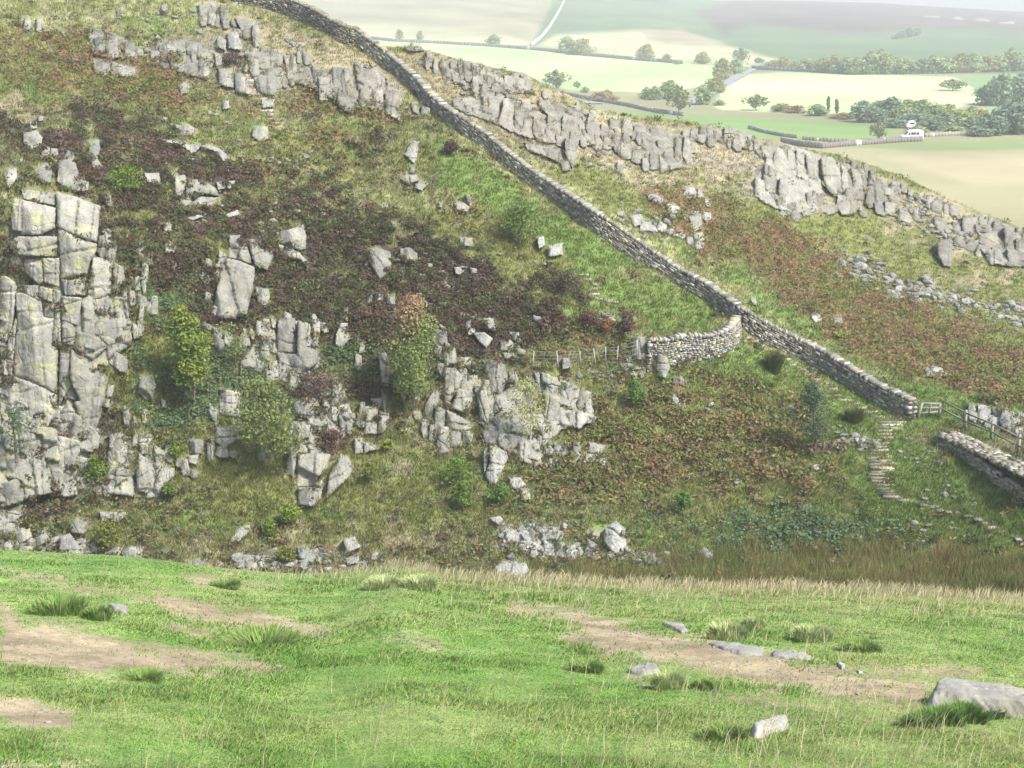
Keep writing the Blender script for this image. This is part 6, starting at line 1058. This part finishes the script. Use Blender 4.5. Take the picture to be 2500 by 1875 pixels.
# pebbles and crumbs of earth on the worn ground
x, y = near_pts(16000); D = dirt(x, y); k = D > .55; x, y = x[k][:900], y[k][:900]; G = fp(x, y); Vs, Fs, kk = [], [], 0; rg = random.Random(9)
for q in G:
    me = rg.choice(STONES['grey']); v = np.zeros(len(me.vertices) * 3); me.vertices.foreach_get('co', v); v = v.reshape(-1, 3); f = np.array([p.vertices[:] for p in me.polygons]); s = .012 + .07 * rg.random() ** 4; a = rg.uniform(0, 6.28)
    v = np.stack([v[:, 0] * math.cos(a) - v[:, 1] * math.sin(a), v[:, 0] * math.sin(a) + v[:, 1] * math.cos(a), v[:, 2] * .7], 1) * s + q + (0, 0, s * .12); Vs.append(v); Fs.append(f + kk); kk += len(v)
tag(obj('pebbles', mesh_np('pebbles', np.concatenate(Vs), np.concatenate(Fs)), M_NEAR), 'small pebbles strewn on the worn bare earth', 'pebbles', None, 'stuff')
# near rocks
def hull_rock(name, label, P, mat, seed, sub=5, rough=.02, cat='boulder', edge=34):
    """a rounded convex stone: the hull of P with worn edges and a rough skin"""
    P = np.asarray(P, float); o0 = P.mean(0); ext = np.ptp(P, axis=0) / 2; Q = (P - o0) / ext; bm = bmesh.new()
    for p in Q: bm.verts.new(p)
    bmesh.ops.convex_hull(bm, input=bm.verts); bmesh.ops.recalc_face_normals(bm, faces=bm.faces); N = np.array([f.normal for f in bm.faces]); H = np.array([f.normal.dot(f.verts[0].co) for f in bm.faces]); k = H > 1e-3; N, H = N[k], H[k]; bm.free()
    bm = bmesh.new(); bmesh.ops.create_icosphere(bm, subdivisions=sub + 1, radius=1); D = np.array([v.co for v in bm.verts]); r = (np.clip(D @ N.T / H, 0, None) ** edge).sum(1) ** (-1 / edge); X = D * r[:, None] * ext
    nn = unit(D / ext); X = X + nn * (rough * (2.4 * fbm(X[:, 0] / .35 + X[:, 2], X[:, 1] / .35 - X[:, 2], seed, 4) + 1.2 * fbm(X[:, 0] / .08 + X[:, 2] * 9, X[:, 1] / .08, seed + 3, 3)))[:, None]
    for v, q in zip(bm.verts, X): v.co = q
    me = bpy.data.meshes.new(name); bm.to_mesh(me); bm.free(); me.polygons.foreach_set('use_smooth', np.ones(len(me.polygons), bool)); return tag(obj(name, me, mat, None, o0), label, cat)
b0 = fp(*px('8', 1800, 850)); Yb = b0[1]
def bq(x, y, dY): return P3(*px('8', x, y), Yb + dY)
T = [bq(1842, 722, .42), bq(1872, 712, .5), bq(1985, 800, -.02), bq(2100, 804, -.05), bq(2420, 830, .1), bq(2480, 800, 1.0), bq(2300, 776, 1.0), bq(2040, 738, .95), bq(1900, 716, .7)]
Bt = [bq(1782, 860, .15), bq(1800, 880, -.12), bq(1900, 930, -.18), bq(2100, 960, -.2), bq(2420, 985, .1)]; back = [p + (0, .3, -1.0) for p in T[4:]]
hull_rock('boulder', 'big flat topped boulder with a sunlit top at the lower right', T + Bt + back + [bq(1790, 800, .5) + (0, .3, -.5)], M_NEAR, 1, 6, .016, edge=90)
def flat_rock(label, s, th, seed, mat=M_NEAR, dz=0.0):
    rg0 = np.random.default_rng(seed + 70); p = pts(s); G = fp(p[:, 0], p[:, 1]); c = G.mean(0); up = np.array((0, .3, .95)); topr = c + (G - c) * rg0.uniform(.6, .95, (len(G), 1)) + up * th * rg0.uniform(.6, 1.15, (len(G), 1)); return hull_rock('flat_rock', label, np.concatenate([topr + (0, 0, dz), G + (0, 0, -.15)]), mat, seed, 4, .022, 'rock', 12)
flat_rock('small flat grey rock set in the turf, left of the worn path', '8:490,695 540,668 600,660 655,680 650,702 560,712', .10, 2)
flat_rock('long low grey slab along the edge of the worn path, left half', '8:812,562 870,560 1000,588 1100,600 1100,632 1020,630 880,592', .07, 3)
flat_rock('long low grey slab along the edge of the worn path, right half', '8:1105,604 1160,602 1290,630 1355,648 1300,652 1105,633', .07, 4)
flat_rock('rounded pale rock at the top of the worn path', '8:620,482 700,487 745,492 772,520 740,530 690,505', .09, 5)
flat_rock('white topped rock jutting from the grass in the foreground', '8:1030,965 1080,935 1190,905 1212,925 1190,955 1100,975 1040,985', .16, 6)
flat_rock('small rough rock in the turf on the left side', '7:462,412 500,407 550,422 568,445 540,448 480,432', .10, 7)
flat_rock('little stone at the right end of the long slab', '8:1402,656 1420,654 1442,676 1428,684', .06, 8)
flat_rock('little pale stone further along the path than the long slab', '8:1484,686 1510,684 1522,698 1500,704', .05, 9)
flat_rock('tiny flat stone lying on the bare ground at the left', '7:1182,662 1224,664 1222,672 1186,670', .02, 10)
